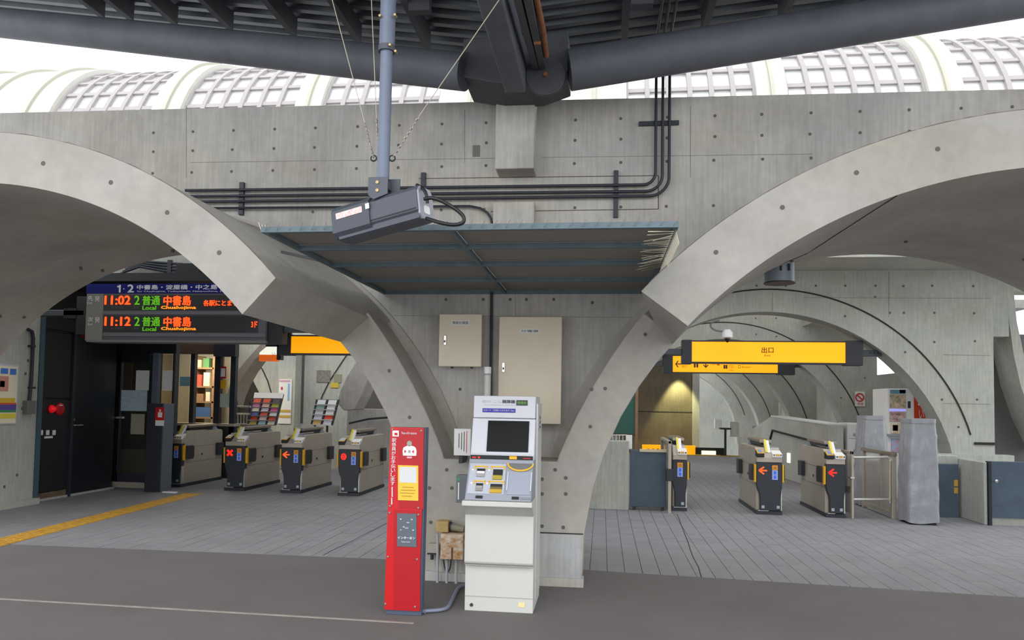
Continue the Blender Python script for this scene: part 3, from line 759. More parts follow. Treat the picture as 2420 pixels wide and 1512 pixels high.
rl = tag(MB().tube([P(825,1000,14.3), P(870,990,14.3), P(930,985,14.3)], .02, 8).build('handrail', DKMET, None, smooth=True), 'thin dark handrail on the concrete ledge behind the fourth left gate', 'handrail')
for k, (r_, m_) in enumerate((((748,875,780,903), mat('notice_grey','#7d7a70',.7,var=.4,scale=30)), ((789,884,806,904), mat('notice_olive','#8f8c78',.7)), ((781,904,800,916), mat('notice_yellow','#c9b23c',.7)))):
    tag(PB('wall_notice', m_, None, *r_, LY-.02, .018), ['square grey notice on the back concrete wall, left of three', 'small olive notice on the back concrete wall, upper right', 'small yellow notice on the back concrete wall'][k], 'notice', 'notices on the left back wall')
#PART3
# ================================================================== TICKET GATES
def arrow_pts(cx, cz, s):
    p = [(-1,0),(-.15,.85),(.18,.62),(-.12,.24),(1,.24),(1,-.24),(-.12,-.24),(.18,-.62),(-.15,-.85)]
    return [(cx+x*s, cz+z*s) for x, z in p]
def fork_arrow(cx, cz, s):
    mb = MB()
    for a, b in (((-1,0),(1,0)), ((-1,0),(.25,.9)), ((-1,0),(.25,-.9))):
        mb.bar((cx+a[0]*s, -.013, cz+a[1]*s), (cx+b[0]*s, -.013, cz+b[1]*s), s*.36, .003, up=(0,1,0))
    return mb
def gate(name, label, kind='double', ind=None):
    t = thing(name, label, 'ticket gate', (0,0,0), 'ticket gates across the hall')
    W = .172 if kind == 'double' else .10
    if ind == 'red': W = .125
    cx = 0 if kind == 'double' else .072      # a single sided gate keeps only the slot half
    x0, x1 = cx-W, cx+W
    B('plinth', NAVY, t, x0-.003, 0, 0, x1+.003, 1.36, .05)
    MB().prism([(.07,.05),(1.34,.05),(1.34,.90),(1.29,.93),(.16,.93),(.07,.86)], x0+.006, x1-.006, 'x').build('body', STAIN, t, bevel=.006)
    mb = MB()
    for z_ in (.40, .66): mb.box(x0+.004, .09, z_, x1-.004, 1.33, z_+.005)
    mb.build('body_seam', mat('seam', '#6d675f', .6, .4), t)
    if kind == 'double':
        pts = [(x0,.725),(x0,.43),(x0+.012,.36),(x0+.042,.29),(x0+.05,.22),(x0+.05,.06),(-.006,.06),(-.006,.03),(.006,.03),(.006,.06),(x1-.02,.06),(x1-.02,.22),(x1-.012,.30),(x1,.38),(x1,.725)]
    else:
        pts = [(x0,.725),(x0,.40),(x0+.03,.28),(x0+.035,.06),(x1-.02,.06),(x1-.02,.22),(x1,.36),(x1,.725)]
    MB().prism(pts, -.012, .075, 'y').build('front_panel', NAVY, t, bevel=.006)
    B('edge_strip', STAINL, t, x1-.016, .0, .06, x1-.001, .08, .36)
    B('base_rail', STAINL, t, x0+.02, -.006, .052, cx-.01 if kind == 'double' else x1, .02, .062)
    for fx in ((x0+.085, x1-.055) if kind == 'double' else (x1-.06,)):
        B('foot_plate', mat('foot_plate', '#a9b4bf', .4, .5), t, fx-.02, -.016, .09, fx+.02, -.01, .13)
    MB().prism([(-.012,.728),(-.012,.80),(.10,.885),(.10,.728)], x0, x1, 'x').build('head', STAIN, t, bevel=.008)
    s = MB().prism([(-.035,.80),(-.03,.855),(.11,.895),(.12,.82)], x1-.135, x1-.002, 'x').build('ticket_slot', WHITE, t, bevel=.008)
    B('slot_mark', YEL, s, x1-.09, -.039, .825, x1-.045, -.03, .85)
    for q in (x1-.122, x1-.03): B('slot_hole', BLACK, s, q, -.039, .828, q+.018, -.03, .842)
    if kind == 'double':
        c = MB().prism([(-.035,.80),(-.035,.852),(.09,.90),(.09,.80)], x0-.002, x0+.10, 'x').build('card_reader', BLACK, t, bevel=.008)
        MB().prism([(-.03,.862),(.09,.908),(.09,.898),(-.03,.852)], x0+.006, x0+.092, 'x').build('reader_rim', YEL, c)
        MB().prism([(-.02,.868),(.08,.907),(.08,.9),(-.02,.861)], x0+.02, x0+.078, 'x').build('reader_screen', mat('reader_blue', '#7d93b8', .3), c)
    p = MB().prism([(.06,.86),(.12,.86),(.26,1.02),(.20,1.03)], cx-.035, cx+.035, 'x').build('display_post', WHITE, t, bevel=.008)
    MB().prism([(.055,.87),(.065,.865),(.206,1.034),(.197,1.042)], cx-.036, cx-.008, 'x').build('post_stripe', mat('stripe_yellow', '#e6d23a', .5), p)
    b = MB().prism([(.22,.99),(.24,1.035),(1.12,1.035),(1.14,.995)], cx-.085, cx+.085, 'x').build('top_rail', mat('taupe_metal', '#8d8478', .4, .5), t, bevel=.01)
    B('rail_gap', BLACK, b, cx-.06, .26, .955, cx+.06, 1.05, .99)
    MB().prism([(1.02,.93),(1.25,.93),(1.13,1.0),(1.06,1.0)], cx-.06, cx+.06, 'x').build('rear_support', mat('support_blue', '#8b98a8', .4, .3), t, bevel=.006)
    B('inset_screen', mat('reader_blue', '#7d93b8', .3), t, cx+.04, .16, .925, cx+.13 if kind == 'double' else cx+.08, .34, .936)
    if ind != 'red':
     st = B('sticker', mat('sticker_orange', '#ffa524', .5), t, x1-.135, -.015, .625, x1-.06, -.010, .69)
     B('sticker_lower', BLUEL, st, x1-.135, -.015, .49, x1-.06, -.010, .62)
     for zz in (.505, .565): B('sticker_mark', BLUE, st, x1-.115, -.018, zz, x1-.08, -.013, zz+.045)
     for zz in (.642, .662): B('sticker_mark', WOOD, st, x1-.12, -.018, zz, x1-.075, -.013, zz+.01)
    sides = ((1, -1) if ind != 'red' else (-1,)) if kind == 'double' else (1,)
    for sg in sides:
        xa = x1 if sg > 0 else x0
        f = MB().prism([(.06,.47),(.06,.69),(.26,.69),(.29,.66),(.29,.50),(.26,.46)], xa-.002*sg, xa+.055*sg, 'x').build('flap', mat('flap_dark', '#2b2c33', .5), t, bevel=.006)
        MB().prism([(.0,.45),(-.005,.70),(.06,.70),(.06,.44)], xa+.004*sg, xa+.03*sg, 'x').build('flap_edge', YEL, f, bevel=.004)
        MB().prism([(1.10,.47),(1.10,.69),(1.30,.69),(1.30,.46)], xa-.002*sg, xa+.05*sg, 'x').build('flap', mat('flap_dark', '#2b2c33', .5), t, bevel=.006)
        B('side_bolt', BLACK, t, xa-.004*sg, .62, .50, xa+.002*sg, .65, .53)
    if ind:
        cx_, cz_ = x0+.085, .615
        if ind == 'cross':
            mb = MB()
            for sg in (1, -1): mb.bar((cx_-.045, -.014, cz_-.045*sg), (cx_+.045, -.014, cz_+.045*sg), .034, .003, up=(0,1,0))
            mb.build('indicator', LEDR, t)
        elif ind == 'ring':
            mb = MB(); A = [(cx_+.045*cos(a), -.014, cz_+.052*sin(a)) for a in [2*pi*i/24 for i in range(25)]]; Bq = [(cx_+.022*cos(a), -.014, cz_+.028*sin(a)) for a in [2*pi*i/24 for i in range(25)]]
            mb.strip(A, Bq); mb.prism([(cx_-.024, cz_), (cx_+.012, cz_+.022), (cx_+.012, cz_-.022)], -.0145, -.0135, 'y'); mb.build('indicator', LEDR, t)
        else:
            fork_arrow(cx_, cz_, .055).build('indicator', LEDO if ind == 'orange' else LEDR, t)
    return t
specs = [(('single', None), P(414,1152,11.75).x-.072, 11.75, 'ticket gate beside the dark office post, leftmost of the four left gates'),
         (('double', 'cross'), None, 11.53, 'ticket gate with a red cross lit on its front'),
         (('double', 'orange'), None, 11.44, 'ticket gate with an orange arrow, third of the left row'),
         (('double', 'ring'), None, 11.34, 'ticket gate with a red ring lit on its front, nearest the red post'),
         (('single', None), P(1606,1208,10.87).x-.072, 10.87, 'narrow ticket gate seen end on beside the blue grey panel, no lit arrow'),
         (('double', 'orange'), P(1818,1215,10.8).x, 10.8, 'ticket gate with an orange arrow standing alone in the right hall'),
         (('double', 'red'), P(1950,1222,10.73).x+.14, 10.73, 'ticket gate with a red arrow beside the stainless rails')]
for (kd, ind), x, Y, lab in specs:
    if x is None: x = {11.53: P(553,1159,11.53).x, 11.44: P(687,1165,11.44).x, 11.34: P(823,1171,11.34).x}[Y]
    g_ = gate('ticket_gate', lab, kd, ind); g_.location = (x, Y, 0)

# dark post with the call sign, left of gate 1
t = thing('gate_post', 'dark blue grey post with a red sticker between the glass door and the first gate', 'post', (P(374,1162,11.05).x, 11.05, 0))
a, b, c, e = R(344, 953, 384, 1161, 11.05); MB().box(a, 11.05, 0, b-.012, 11.34, e).build('body', NAVY, t, bevel=.008)
MB().box(b-.012, 11.06, 0, b, 11.33, e).build('side_plate', mat('blue_grey_post', '#66707c', .5, .2), t)
PB('red_sticker', RED, t, 367, 962, 387, 993, 11.04, .008)
PB('pictogram_body', WHITE, t, 373, 974, 383, 986, 11.034, .008)
PB('pictogram_head', WHITE, t, 376, 967, 380, 973, 11.034, .008)
PB('caption', PAPER, t, 367, 993, 387, 1006, 11.04, .008)
MB().box(P(384,1160,11.0).x, 10.99, 0, P(416,1160,11.0).x, 11.05, .02).build('foot_strip', WHITE, t)
# ================================================================== RIGHT HALL FURNITURE
lw = MB(); a, b, c, e = R(1392, 1041, 1486, 1205, 10.77)
lw.box(a-.1, 10.77, 0, b, 11.0, e)
tag(lw.build('low_concrete_wall', CONI, None, bevel=.01), 'low concrete wall standing between the pier and the blue grey panel', 'wall')
bs = thing('wire_basket', 'small wire basket with grey items on the low concrete wall by the pier', 'basket', P(1450,1042,10.9))
for k in range(7): MB().bar(P(1432+k*8,1040,10.88), P(1432+k*8,1028,10.88), .006, .006).build('wire', STAINL, bs)
MB().tube([P(1430,1028,10.88), P(1482,1028,10.88)], .006, 6).build('rim', STAINL, bs)
PB('contents', mat('grey_item','#8b8c8a',.7), bs, 1436, 1031, 1462, 1041, 10.9, .06)
tag(PB('white_bin', WHITE, None, 1479, 1028, 1494, 1061, 10.92, .05, bevel=.004), 'small white sheet standing beside the wire basket', 'sheet')
bd = thing('green_board', 'green board with a brown wooden frame partly behind the pier leg', 'board', (P(1470,1026,12.2).x, 12.2, P(1470,1026,12.2).z))
PB('board_face', GREEN, bd, 1400, 880, 1501, 1024, 12.2, .03)
a, b, c, e = R(1501, 880, 1508, 1062, 12.18); MB().box(a, 12.18, 0, b, 12.24, e).build('frame', WOOD, bd)
PB('frame', mat('dark_wood','#4a3a30',.7), bd, 1400, 1024, 1501, 1029, 12.18, .06)
pn = thing('blue_grey_panel', 'blue grey sheet metal panel between the low wall and the narrow gate', 'panel', (P(1535,1200,10.82).x, 10.82, 0))
PB('sheet', BGREY, pn, 1489, 1064, 1575, 1198, 10.82, .05, bevel=.006)
PB('cap', mat('cream_trim','#d9c7a4',.6), pn, 1512, 1062, 1575, 1068, 10.8, .08)
PB('foot', DKMET, pn, 1495, 1197, 1503, 1206, 10.84, .03)
PB('foot', DKMET, pn, 1562, 1197, 1570, 1206, 10.84, .03)
# handrail end beside the narrow gate
def tubep(name, m_, parent, pts, r): return MB().tube(pts, r, 12).build(name, m_, parent, smooth=True)
hr = thing('stainless_barrier', 'stainless barrier frame seen edge on, left of the narrow gate', 'barrier', (P(1586,1212,10.6).x, 10.6, 0))
x = P(1586,1150,10.6).x-.02; zt_ = P(1586,1042,10.6).z
PBx = lambda nm, m_, y0, y1, z0, z1, w_=.022: MB().box(x-w_, y0, z0, x+w_, y1, z1).build(nm, m_, hr, bevel=.004)
PBx('front_post', STAIN, 10.6, 10.66, 0, zt_); PBx('rear_post', STAIN, 11.9, 11.96, 0, zt_)
PBx('top_rail', STAIN, 10.6, 11.96, zt_-.04, zt_, .026); PBx('infill', BGLASS, 10.66, 11.9, .06, zt_-.06, .006)
PBx('hinge', DKMET, 10.58, 10.68, .45, .62, .045)
# rails right of the last gate
hr = thing('stainless_rail', 'stainless rail with two cross bars joining the red arrow gate', 'rail', (P(2010,1225,10.7).x, 10.7, 0))
x = P(2008,1150,10.7).x+.05; zt_ = P(2006,1066,10.7).z
MB().box(x-.03, 10.68, 0, x+.0, 10.74, zt_).build('front_post', STAIN, hr, bevel=.005)
MB().box(x-.03, 12.0, 0, x, 12.06, zt_).build('rear_post', STAIN, hr, bevel=.005)
MB().box(x-.03, 10.68, zt_-.045, x, 12.06, zt_).build('top_rail', STAIN, hr, bevel=.005)
MB().box(x-.022, 10.74, .06, x-.008, 12.0, zt_-.06).build('infill', BGLASS, hr)
for y_ in (1081, 1180): tubep('cross_bar', STAINL, hr, [P(2012,y_,10.75), P(2097,y_-1,10.75), P(2103,y_+3,10.75), P(2103,y_+8,10.75)], .018)
tubep('end_post', STAIN, hr, [P(2103,1084,10.75), P(2103,1186,10.75)], .016)
MB().box(P(2010,1128,10.66).x, 10.66, P(2000,1130,10.66).z, P(2020,1128,10.66).x, 10.76, P(2000,1127,10.66).z).build('clamp', STAINL, hr)
# glazed barrier further right
gb = thing('glazed_barrier', 'stainless framed glass barrier running back beside the grey covered machine', 'barrier', (3.97, 10.8, 0))
gx = 3.975; z1_ = PXs(2130,1072,gx).z
MB().box(gx-.03, 10.76, 0, gx+.03, 10.84, z1_).build('post', STAIN, gb, bevel=.006)
MB().box(gx-.03, 11.9, 0, gx+.03, 11.96, z1_).build('post', STAIN, gb, bevel=.006)
MB().box(gx-.035, 10.74, z1_-.05, gx+.035, 11.97, z1_).build('top_rail', mat('taupe_metal', '#8d8478', .4, .5), gb, bevel=.008)
MB().box(gx-.03, 10.84, .04, gx+.03, 11.9, .10).build('bottom_rail', STAIN, gb)
MB().box(gx-.006, 10.84, .1, gx+.006, 11.9, z1_-.05).build('infill', BGLASS, gb)
MB().box(gx-.02, 11.2, .1, gx+.02, 11.24, z1_-.05).build('mid_post', STAIN, gb)
# covered machines
def covered(name, label, cx, cy, h, w0, w1, d0, seed):
    rnd = random.Random(seed); t = thing(name, label, 'covered machine', (cx, cy, 0), 'machines under grey covers')
    N, Mr = 72, 80; rings = []
    def prof(u): # rounded square
        a = 2*pi*u; c_, s_ = cos(a), sin(a); k = (abs(c_)**9+abs(s_)**9)**(-1/9); return c_*k, s_*k
    ph = [rnd.uniform(0, 6.28) for _ in range(8)]
    for j in range(Mr+1):
        v = j/Mr; ring = []
        ww = w0+(w1-w0)*v; bulge = 1+.06*sin(pi*v*1.2)
        for i in range(N):
            u = i/N; px_, py_ = prof(u)
            fold = .010*sin(2*pi*u*5+ph[0]+4*v)+.008*sin(2*pi*u*9+ph[1]-9*v)+.010*sin(14*v+2*pi*u*2+ph[2])*(1-v)+.007*sin(31*v+5*sin(2*pi*u+ph[3]))
            nz_ = mnoise.noise(Vector((px_*2.2+seed, py_*2.2, v*5)))*.012+abs(mnoise.noise(Vector((px_*4, py_*4+seed, v*6))))*-.012+abs(mnoise.noise(Vector((px_*1.5+3, py_*1.5, v*5+px_*2))))*-.022
            fold = fold*.5+nz_+.012
            fold *= 1-.75*v if v > .85 else 1
            r_ = bulge+fold*2.4
            ring.append((cx+px_*ww/2*r_, cy+py_*d0/2*r_, .025+h*v+(.012*sin(2*pi*u*3+ph[4]) if j == 0 else 0)))
        rings.append(ring)
    mb = MB(); vs = [p for r_ in rings for p in r_]
    fs = [(j*N+i, j*N+(i+1) % N, (j+1)*N+(i+1) % N, (j+1)*N+i) for j in range(Mr) for i in range(N)]+[tuple(range(Mr*N, Mr*N+N))]
    mb.add(vs, fs); mb.build('cover', TARP, t, smooth=True)
    mb = MB(); top = [(cx+(p[0]-cx)*1.04, cy+(p[1]-cy)*1.04, .025+h+dz) for dz in (-.05, .01) for p in rings[-1]]
    mb.add(top, [(i, (i+1) % N, N+(i+1) % N, N+i) for i in range(N)]+[tuple(range(N, 2*N))]); mb.build('cap_flap', TARP, t, smooth=True)
    MB().box(cx-w0*.40, cy-d0*.42, 0, cx+w0*.40, cy+d0*.42, .05).build('base', BLACK, t)
    return t
covered('covered_machine', 'taller grey tarpaulin covered machine nearest in the right hall', P(2171,1240,10.5).x, 10.5, P(2168,990,10.4).z-.03, .39, .33, .38, 3)
covered('covered_machine', 'grey tarpaulin covered machine behind the glass barrier, farther of two', P(2066,1195,12.15).x-.03, 12.2, P(2066,983,12.2).z-.03, .40, .31, .40, 8)
# low walls and blue doors, far right
cw = MB(); cw.box(5.0, 10.5, 0, P(2335,1240,10.5).x+.0, 11.35, P(2330,1092,10.5).z)
cw.box(4.35, 11.2, 0, 5.0, 11.4, P(2240,1076,11.2).z)
o = tag(cw.build('corner_parapet', CONI, None, bevel=.012), 'L-shaped low concrete parapet between the two blue doors at the right', 'parapet')
bp_ = thing('blue_door_panel', 'blue grey door panel with a small yellow label, beside the covered machine', 'door panel', (P(2240,1230,11.15).x, 11.12, 0))
PB('sheet', BGREY, bp_, 2196, 1096, 2266, 1228, 11.12, .05, bevel=.006)
PB('yellow_label', mat('label_ochre','#c79a3a',.6), bp_, 2255, 1134, 2264, 1149, 11.11, .01); PB('yellow_label', mat('label_ochre','#c79a3a',.6), bp_, 2255, 1152, 2264, 1166, 11.11, .01)
MB().box(P(2200,1228,11.13).x, 11.13, 0, P(2266,1228,11.13).x, 11.16, .06).build('foot', DKMET, bp_)
bp_ = thing('blue_door_panel', 'blue grey door panel with a round knob at the right edge of the view', 'door panel', (P(2400,1230,10.5).x, 10.5, 0))
PB('sheet', BGREY, bp_, 2341, 1092, 2520, 1226, 10.5, .05, bevel=.006)
MB().box(P(2336,1230,10.5).x, 10.48, 0, P(2343,1230,10.5).x, 10.56, P(2340,1090,10.5).z).build('jamb', NAVY, bp_)
q = P(2350,1136,10.5); MB().tube([(q.x, 10.5, q.z), (q.x, 10.47, q.z), (q.x, 10.44, q.z), (q.x, 10.43, q.z)], [.01, .01, .022, .012], 14).build('knob', STAINL, bp_, smooth=True)
MB().box(P(2345,1230,10.52).x, 10.52, 0, 6.4, 10.56, .09).build('sill', CONI, bp_)
MB().box(5.0, 10.49, .0, 5.001, 10.5, .01).build('corner_bead', CONI, bp_)
# lockers
lk = thing('lockers', 'white coin lockers with red key tags behind the red arrow gate', 'lockers', (P(2025,1120,13.9).x, 13.9, 0))
a, b, c, e = R(2003, 1000, 2046, 1112, 13.9); MB().box(a, 13.9, .12, b, 14.4, e).build('cabinet', WHITE, lk)
MB().box(a+.03, 13.95, 0, b-.03, 14.35, .12).build('base', BLACK, lk)
for i in range(2):
    for j in range(4):
        w_, h_ = (b-a)/2, (e-.12)/4
        d_ = MB().box(a+i*w_+.012, 13.88, .12+j*h_+.012, a+(i+1)*w_-.012, 13.9, .12+(j+1)*h_-.012).build('door', mat('locker_door', '#d7dad8', .45), lk, bevel=.004)
        MB().box(a+(i+1)*w_-.06, 13.865, .12+j*h_+.05, a+(i+1)*w_-.03, 13.88, .12+j*h_+.10).build('key_tag', LETR if i else GREYP, d_)
# magazine rack and banner
mg = thing('vending_machine', 'tall white vending cabinet with posters behind the covered machines', 'vending machine', (P(2130,1060,13.3).x, 13.2, 0))
a, b, c, e = R(2098, 918, 2142, 1075, 13.2); MB().box(a, 13.2, 0, P(2160,918,13.2).x, 13.9, e).build('cabinet', WHITE, mg, bevel=.01)
for nm, m_, r_ in (('header', mat('teal_header','#5d93a6',.5), (2104,921,2140,930)), ('header_label', HEADB, (2126,921,2140,929)),
                   ('display', mat('poster_a', '#c9a898', .6, var=.45, scale=14, col2='#6b7f58'), (2103,932,2141,964)), ('shelf_light', mat('violet_light','#9a9af0',.4,emit='#9a9af0',es=.4), (2103,967,2141,971)),
                   ('display', mat('poster_b', '#c8b0a8', .6, var=.4, scale=14, col2='#7a4a48'), (2103,973,2141,996)), ('display', mat('poster_c', '#d6cfc0', .6, var=.4, scale=12, col2='#b0843a'), (2105,1000,2135,1024)),
                   ('leaflet', YEL, (2110,1004,2122,1018)), ('display', mat('poster_d', '#86b0d0', .6, var=.35, scale=12, col2='#d08a8a'), (2106,1036,2128,1068)), ('coin_panel', NAVY, (2146,948,2152,964))):
    PB(nm, m_, mg, *r_, 13.185, .015)
PB('shelf', GREYP, mg, 2100, 1026, 2142, 1031, 13.12, .08)
bn = thing('orange_banner', 'orange banner with white writing standing behind the near arch', 'banner', (P(2182,1020,13.6).x, 13.6, 0))
PB('cloth', mat('banner_orange', '#d8481a', .7), bn, 2160, 930, 2204, 1022, 13.6, .01)
PT('いま', LETW, bn, 2172, 966, 2196, 990, 13.595); PB('white_patch', WHITE, bn, 2170, 933, 2186, 958, 13.594, .004)
PB('pole', DKMET, bn, 2158, 925, 2161, 1090, 13.62, .02)
tag(MB().box(P(2195,1020,13.4).x, 13.4, 0, P(2235,1020,13.4).x, 14.4, P(2210,1024,13.4).z).build('white_counter', WHITE, None, bevel=.01), 'low white counter under the orange banner inside the arch', 'counter')
# no-smoking notice
ns = thing('no_smoking_notice', 'white notice with a red ring on the second hall wall', 'notice', (P(2033,960,17.46).x, 17.46, P(2033,960,17.46).z))
PB('sheet', WHITE, ns, 2021, 925, 2044, 960, 17.46, .03)
q = P(2032, 939, 17.45); A = [(q.x+.1*cos(2*pi*i/24), 17.45, q.z+.1*sin(2*pi*i/24)) for i in range(25)]; Bq = [(q.x+.07*cos(2*pi*i/24), 17.45, q.z+.07*sin(2*pi*i/24)) for i in range(25)]
mb = MB(); mb.strip(A, Bq); mb.bar((q.x-.07, 17.45, q.z+.07), (q.x+.07, 17.45, q.z-.07), .03, .004, up=(0,1,0)); mb.build('ring', LETR, ns)
PT('禁煙', LETR, ns, 2026, 951, 2040, 957, 17.45)
# stair parapet
A_, B_ = P(1956, 1004, 13.9), P(1822, 984, 17.3)
A_.z, = (A_.z,); par = MB()
dv = Vector((B_.x-A_.x, B_.y-A_.y, 0)).normalized(); sd_ = Vector((dv.y, -dv.x, 0))*.28
par.hexa([Vector((A_.x,A_.y,0)), Vector((A_.x,A_.y,0))+sd_, Vector((B_.x,B_.y,0))+sd_, Vector((B_.x,B_.y,0))], [A_, A_+sd_, B_+sd_, B_])
e2 = F(1745, 1078); e2z = .55
par.hexa([Vector((B_.x,B_.y,0)), Vector((B_.x,B_.y,0))+sd_, Vector((e2.x,e2.y,0))+sd_, Vector((e2.x,e2.y,0))], [B_, B_+sd_, Vector((e2.x,e2.y,e2z))+sd_, Vector((e2.x,e2.y,e2z))])
pt_ = thing('stair_parapet', 'concrete stair parapet with a recessed lamp, behind the orange arrow gate', 'parapet', (A_.x, A_.y, 0))
par.build('wall', CONI, pt_, bevel=.01)
MB().bar(A_+sd_*.5+Vector((0,0,.012)), B_+sd_*.5+Vector((0,0,.012)), .30, .025).build('coping', mat('pale_coping','#d6d6d2',.6), pt_)
off_ = Vector((-dv.y, dv.x, 0))*.02
k0, k1 = A_.lerp(B_, .12), A_.lerp(B_, .95); 
MB().bar(k0+off_-Vector((0,0,.35)), k1+off_-Vector((0,0,.30)), .03, .035).build('handrail_groove', GROOVE, pt_)
MB().bar(k1+off_-Vector((0,0,.30)), Vector((k1.x,k1.y,.42))+off_+dv*.5, .03, .035).build('handrail_groove', GROOVE, pt_)
lm = A_.lerp(B_, .62)+off_
MB().bar(Vector((lm.x,lm.y,.36)), Vector((lm.x,lm.y,.56)), .14, .03, up=tuple(off_)).build('recessed_lamp', SIGNW, pt_)
tag(PB('grey_bollard_box', mat('grey_louver','#77756f',.7), None, 1964, 1000, 1992, 1075, 14.6, .3), 'grey ribbed cabinet at the end of the stair parapet', 'cabinet')
# ================================================================== SIGNS
def lightbox(name, label, x0, y0, x1, y1, Y, xl, xr, faces=None):
    t = thing(name, label, 'sign', (P((x0+x1)/2, y1, Y).x, Y+.09, P(x0, y1, Y).z))
    a, b, c, e = R(x0, y0, x1, y1, Y)
    MB().box(a, Y, c, b, Y+.18, e).build('light_panel', SIGNY, t)
    MB().box(a-.01, Y-.008, e, b+.01, Y+.188, e+.02).build('frame', DKMET, t); MB().box(a-.01, Y-.008, c-.025, b+.01, Y+.188, c).build('frame', DKMET, t)
    kq = Y/10.2
    for xa, xb, gx_ in ((a-.13*kq, a, xl), (b, b+.22*kq, xr)):
        MB().box(xa, Y-.015, c-.04, xb, Y+.195, e+.03).build('end_housing', DKMET, t, bevel=.008)
        zc = (c+e)/2
        X_ = gx_ if gx_ is not None else None
        if X_ is not None:
            MB().box(min(xa if X_ < xa else xb, X_), Y+.03, zc-.05, max(xa if X_ < xa else xb, X_), Y+.15, zc+.05).build('arm', mat('arm_grey','#4a4f57',.5,.2), t, bevel=.006)
            for k in range(3):
                bx = X_+(.06+k*.06)*(1 if X_ < xa else -1); MB().cyl((bx, Y+.025, zc), (bx, Y+.035, zc), .012, 8).build('arm_bolt', BLACK, t)
    return t
t = lightbox('exit_sign', 'long yellow backlit exit sign hanging in the right hall', 1635, 808, 1998, 856, 12.6, .62, P(2086,834,12.6).x)
PT('出口', LETD if False else mat('lettering_brown','#6a4a10',.6), t, 1800, 820, 1828, 834, 12.59, fat=.002); PT('Exit', mat('lettering_brown','#6a4a10',.6), t, 1807, 837, 1821, 842, 12.59)
t = lightbox('direction_sign', 'shorter yellow backlit direction sign with arrows, behind the exit sign', 1590, 842, 1838, 880, 17.65, .72, P(1898,865,17.65).x)
YK = 17.64
BR = mat('lettering_dark_brown', '#3c2a08', .6)
PT('←', BR, t, 1596, 852, 1610, 868, YK, fat=.004); PT('↓', BR, t, 1662, 854, 1674, 869, YK, fat=.004)
for x in (1640, 1646, 1710, 1715): PB('pictogram', BR, t, x, 858 if x < 1700 else 862, x+4, 868 if x < 1700 else 871, YK, .01)
PT('出口', BR, t, 1612, 862, 1622, 868, YK); PT('改札口', BR, t, 1682, 856, 1700, 862, YK); PT('おてあらい', BR, t, 1722, 862, 1736, 870, YK); PT('↙', BR, t, 1695, 856, 1703, 863, YK)
PT('□', BR, t, 1744, 863, 1750, 870, YK); PT('エレベーター', BR, t, 1752, 857, 1772, 862, YK); PT('Elevator', BR, t, 1753, 865, 1776, 869, YK); PT('Toilets', BR, t, 1722, 873, 1734, 876, YK)
t = thing('gate_sign', 'yellow backlit sign cut off by the pier leg, over the left gates', 'sign', (P(760,835,10.6).x, 10.7, P(760,835,10.6).z))
a, b, c, e = R(688, 795, 880, 835, 10.6); MB().box(a, 10.6, c, b, 10.78, e).build('light_panel', SIGNY, t)
MB().box(a-.19, 10.58, c-.03, a, 10.8, e+.03).build('end_housing', DKMET, t, bevel=.008); MB().box(a-.12, 10.66, e, a-.04, 10.72, P(300,664,9.35).z+.01).build('hanger', DKMET, t); MB().box(a, 10.59, e, b, 10.79, e+.02).build('frame', DKMET, t); MB().box(a, 10.59, c-.02, b, 10.79, c).build('frame', DKMET, t)
MB().box(b, 10.6, c, P(1000,815,10.6).x, 10.78, e).build('end_housing', DKMET, t)
t2 = thing('poster_sign', 'small white and orange backlit sign below the departure board', 'sign', (P(632,853,12.4).x, 12.4, P(632,853,12.4).z))
pprism('white_face', SIGNW, t2, [(613,836),(613,833),(630,819),(654,819),(654,840),(613,838)], 12.4, .12); PB('orange_face', SIGNO, t2, 612, 838, 653, 853, 12.39, .13)
MB().bar(P(655,816,12.46), Vector((P(655,816,12.46).x, 12.46, P(300,664,9.35).z+.01)), .05, .05).build('hanger', DKMET, t2)
PB('housing', DKMET, t2, 654, 815, 664, 850, 12.4, .12)
PB('housing_top', DKMET, t2, 628, 812, 664, 819, 12.4, .12)
PT('ご案内', LETW, t2, 624, 846, 642, 852, 12.38); PT('い', mat('lettering_blue','#3a78b0',.6), t2, 643, 832, 650, 840, 12.38)
tag(PB('red_notice_plate', mat('red_plate','#b01420',.5), None, 186, 780, 203, 797, 10.4, .02), 'small red plate beside the lower left end of the departure board', 'plate')

# ---- departure board
Y = 9.0
t = thing('departure_board', 'dark LED departure board with a blue header above the left gates', 'display board', (P(415,808,Y).x, Y+.1, P(415,808,Y).z))
PB('housing', mat('board_grey', '#55555a', .5, .1), t, 203, 670, 629, 806, Y, .25, bevel=.008)
PB('header', HEADB, t, 204, 670, 629, 693, Y-.006, .02)
PB('left_strip', mat('strip_grey','#77756e',.6), t, 203, 694, 243, 804, Y-.004, .02)
for y0_, y1_ in ((697, 733), (746, 785)): PB('led_screen', LEDSC, t, 244, y0_, 610, y1_, Y-.003, .02)
for y_ in (735, 787): PB('ledge', mat('ledge_grey','#5f5f66',.5), t, 244, y_, 626, y_+8, Y-.012, .02)
PB('lower_lip', mat('lip','#6c6a66',.5), t, 203, 804, 629, 809, Y-.01, .27)
YT = Y-.012
PB('numeral_bar', LETW, t, 281, 673, 285, 691, YT, .004); PB('numeral_flag', LETW, t, 277, 675, 281, 679, YT, .004); PT('·', LETW, t, 291, 681, 294, 684, YT); PT('2', LETW, t, 302, 673, 316, 691, YT, fat=.006)
PT('中書島・淀屋橋・中之島・出町柳', LETW, t, 324, 673, 584, 684, YT, fat=.003); PT('for Chushojima, Yodoyabashi, Nakanoshima, Demachiyanagi', LETW, t, 324, 686, 584, 691, YT)
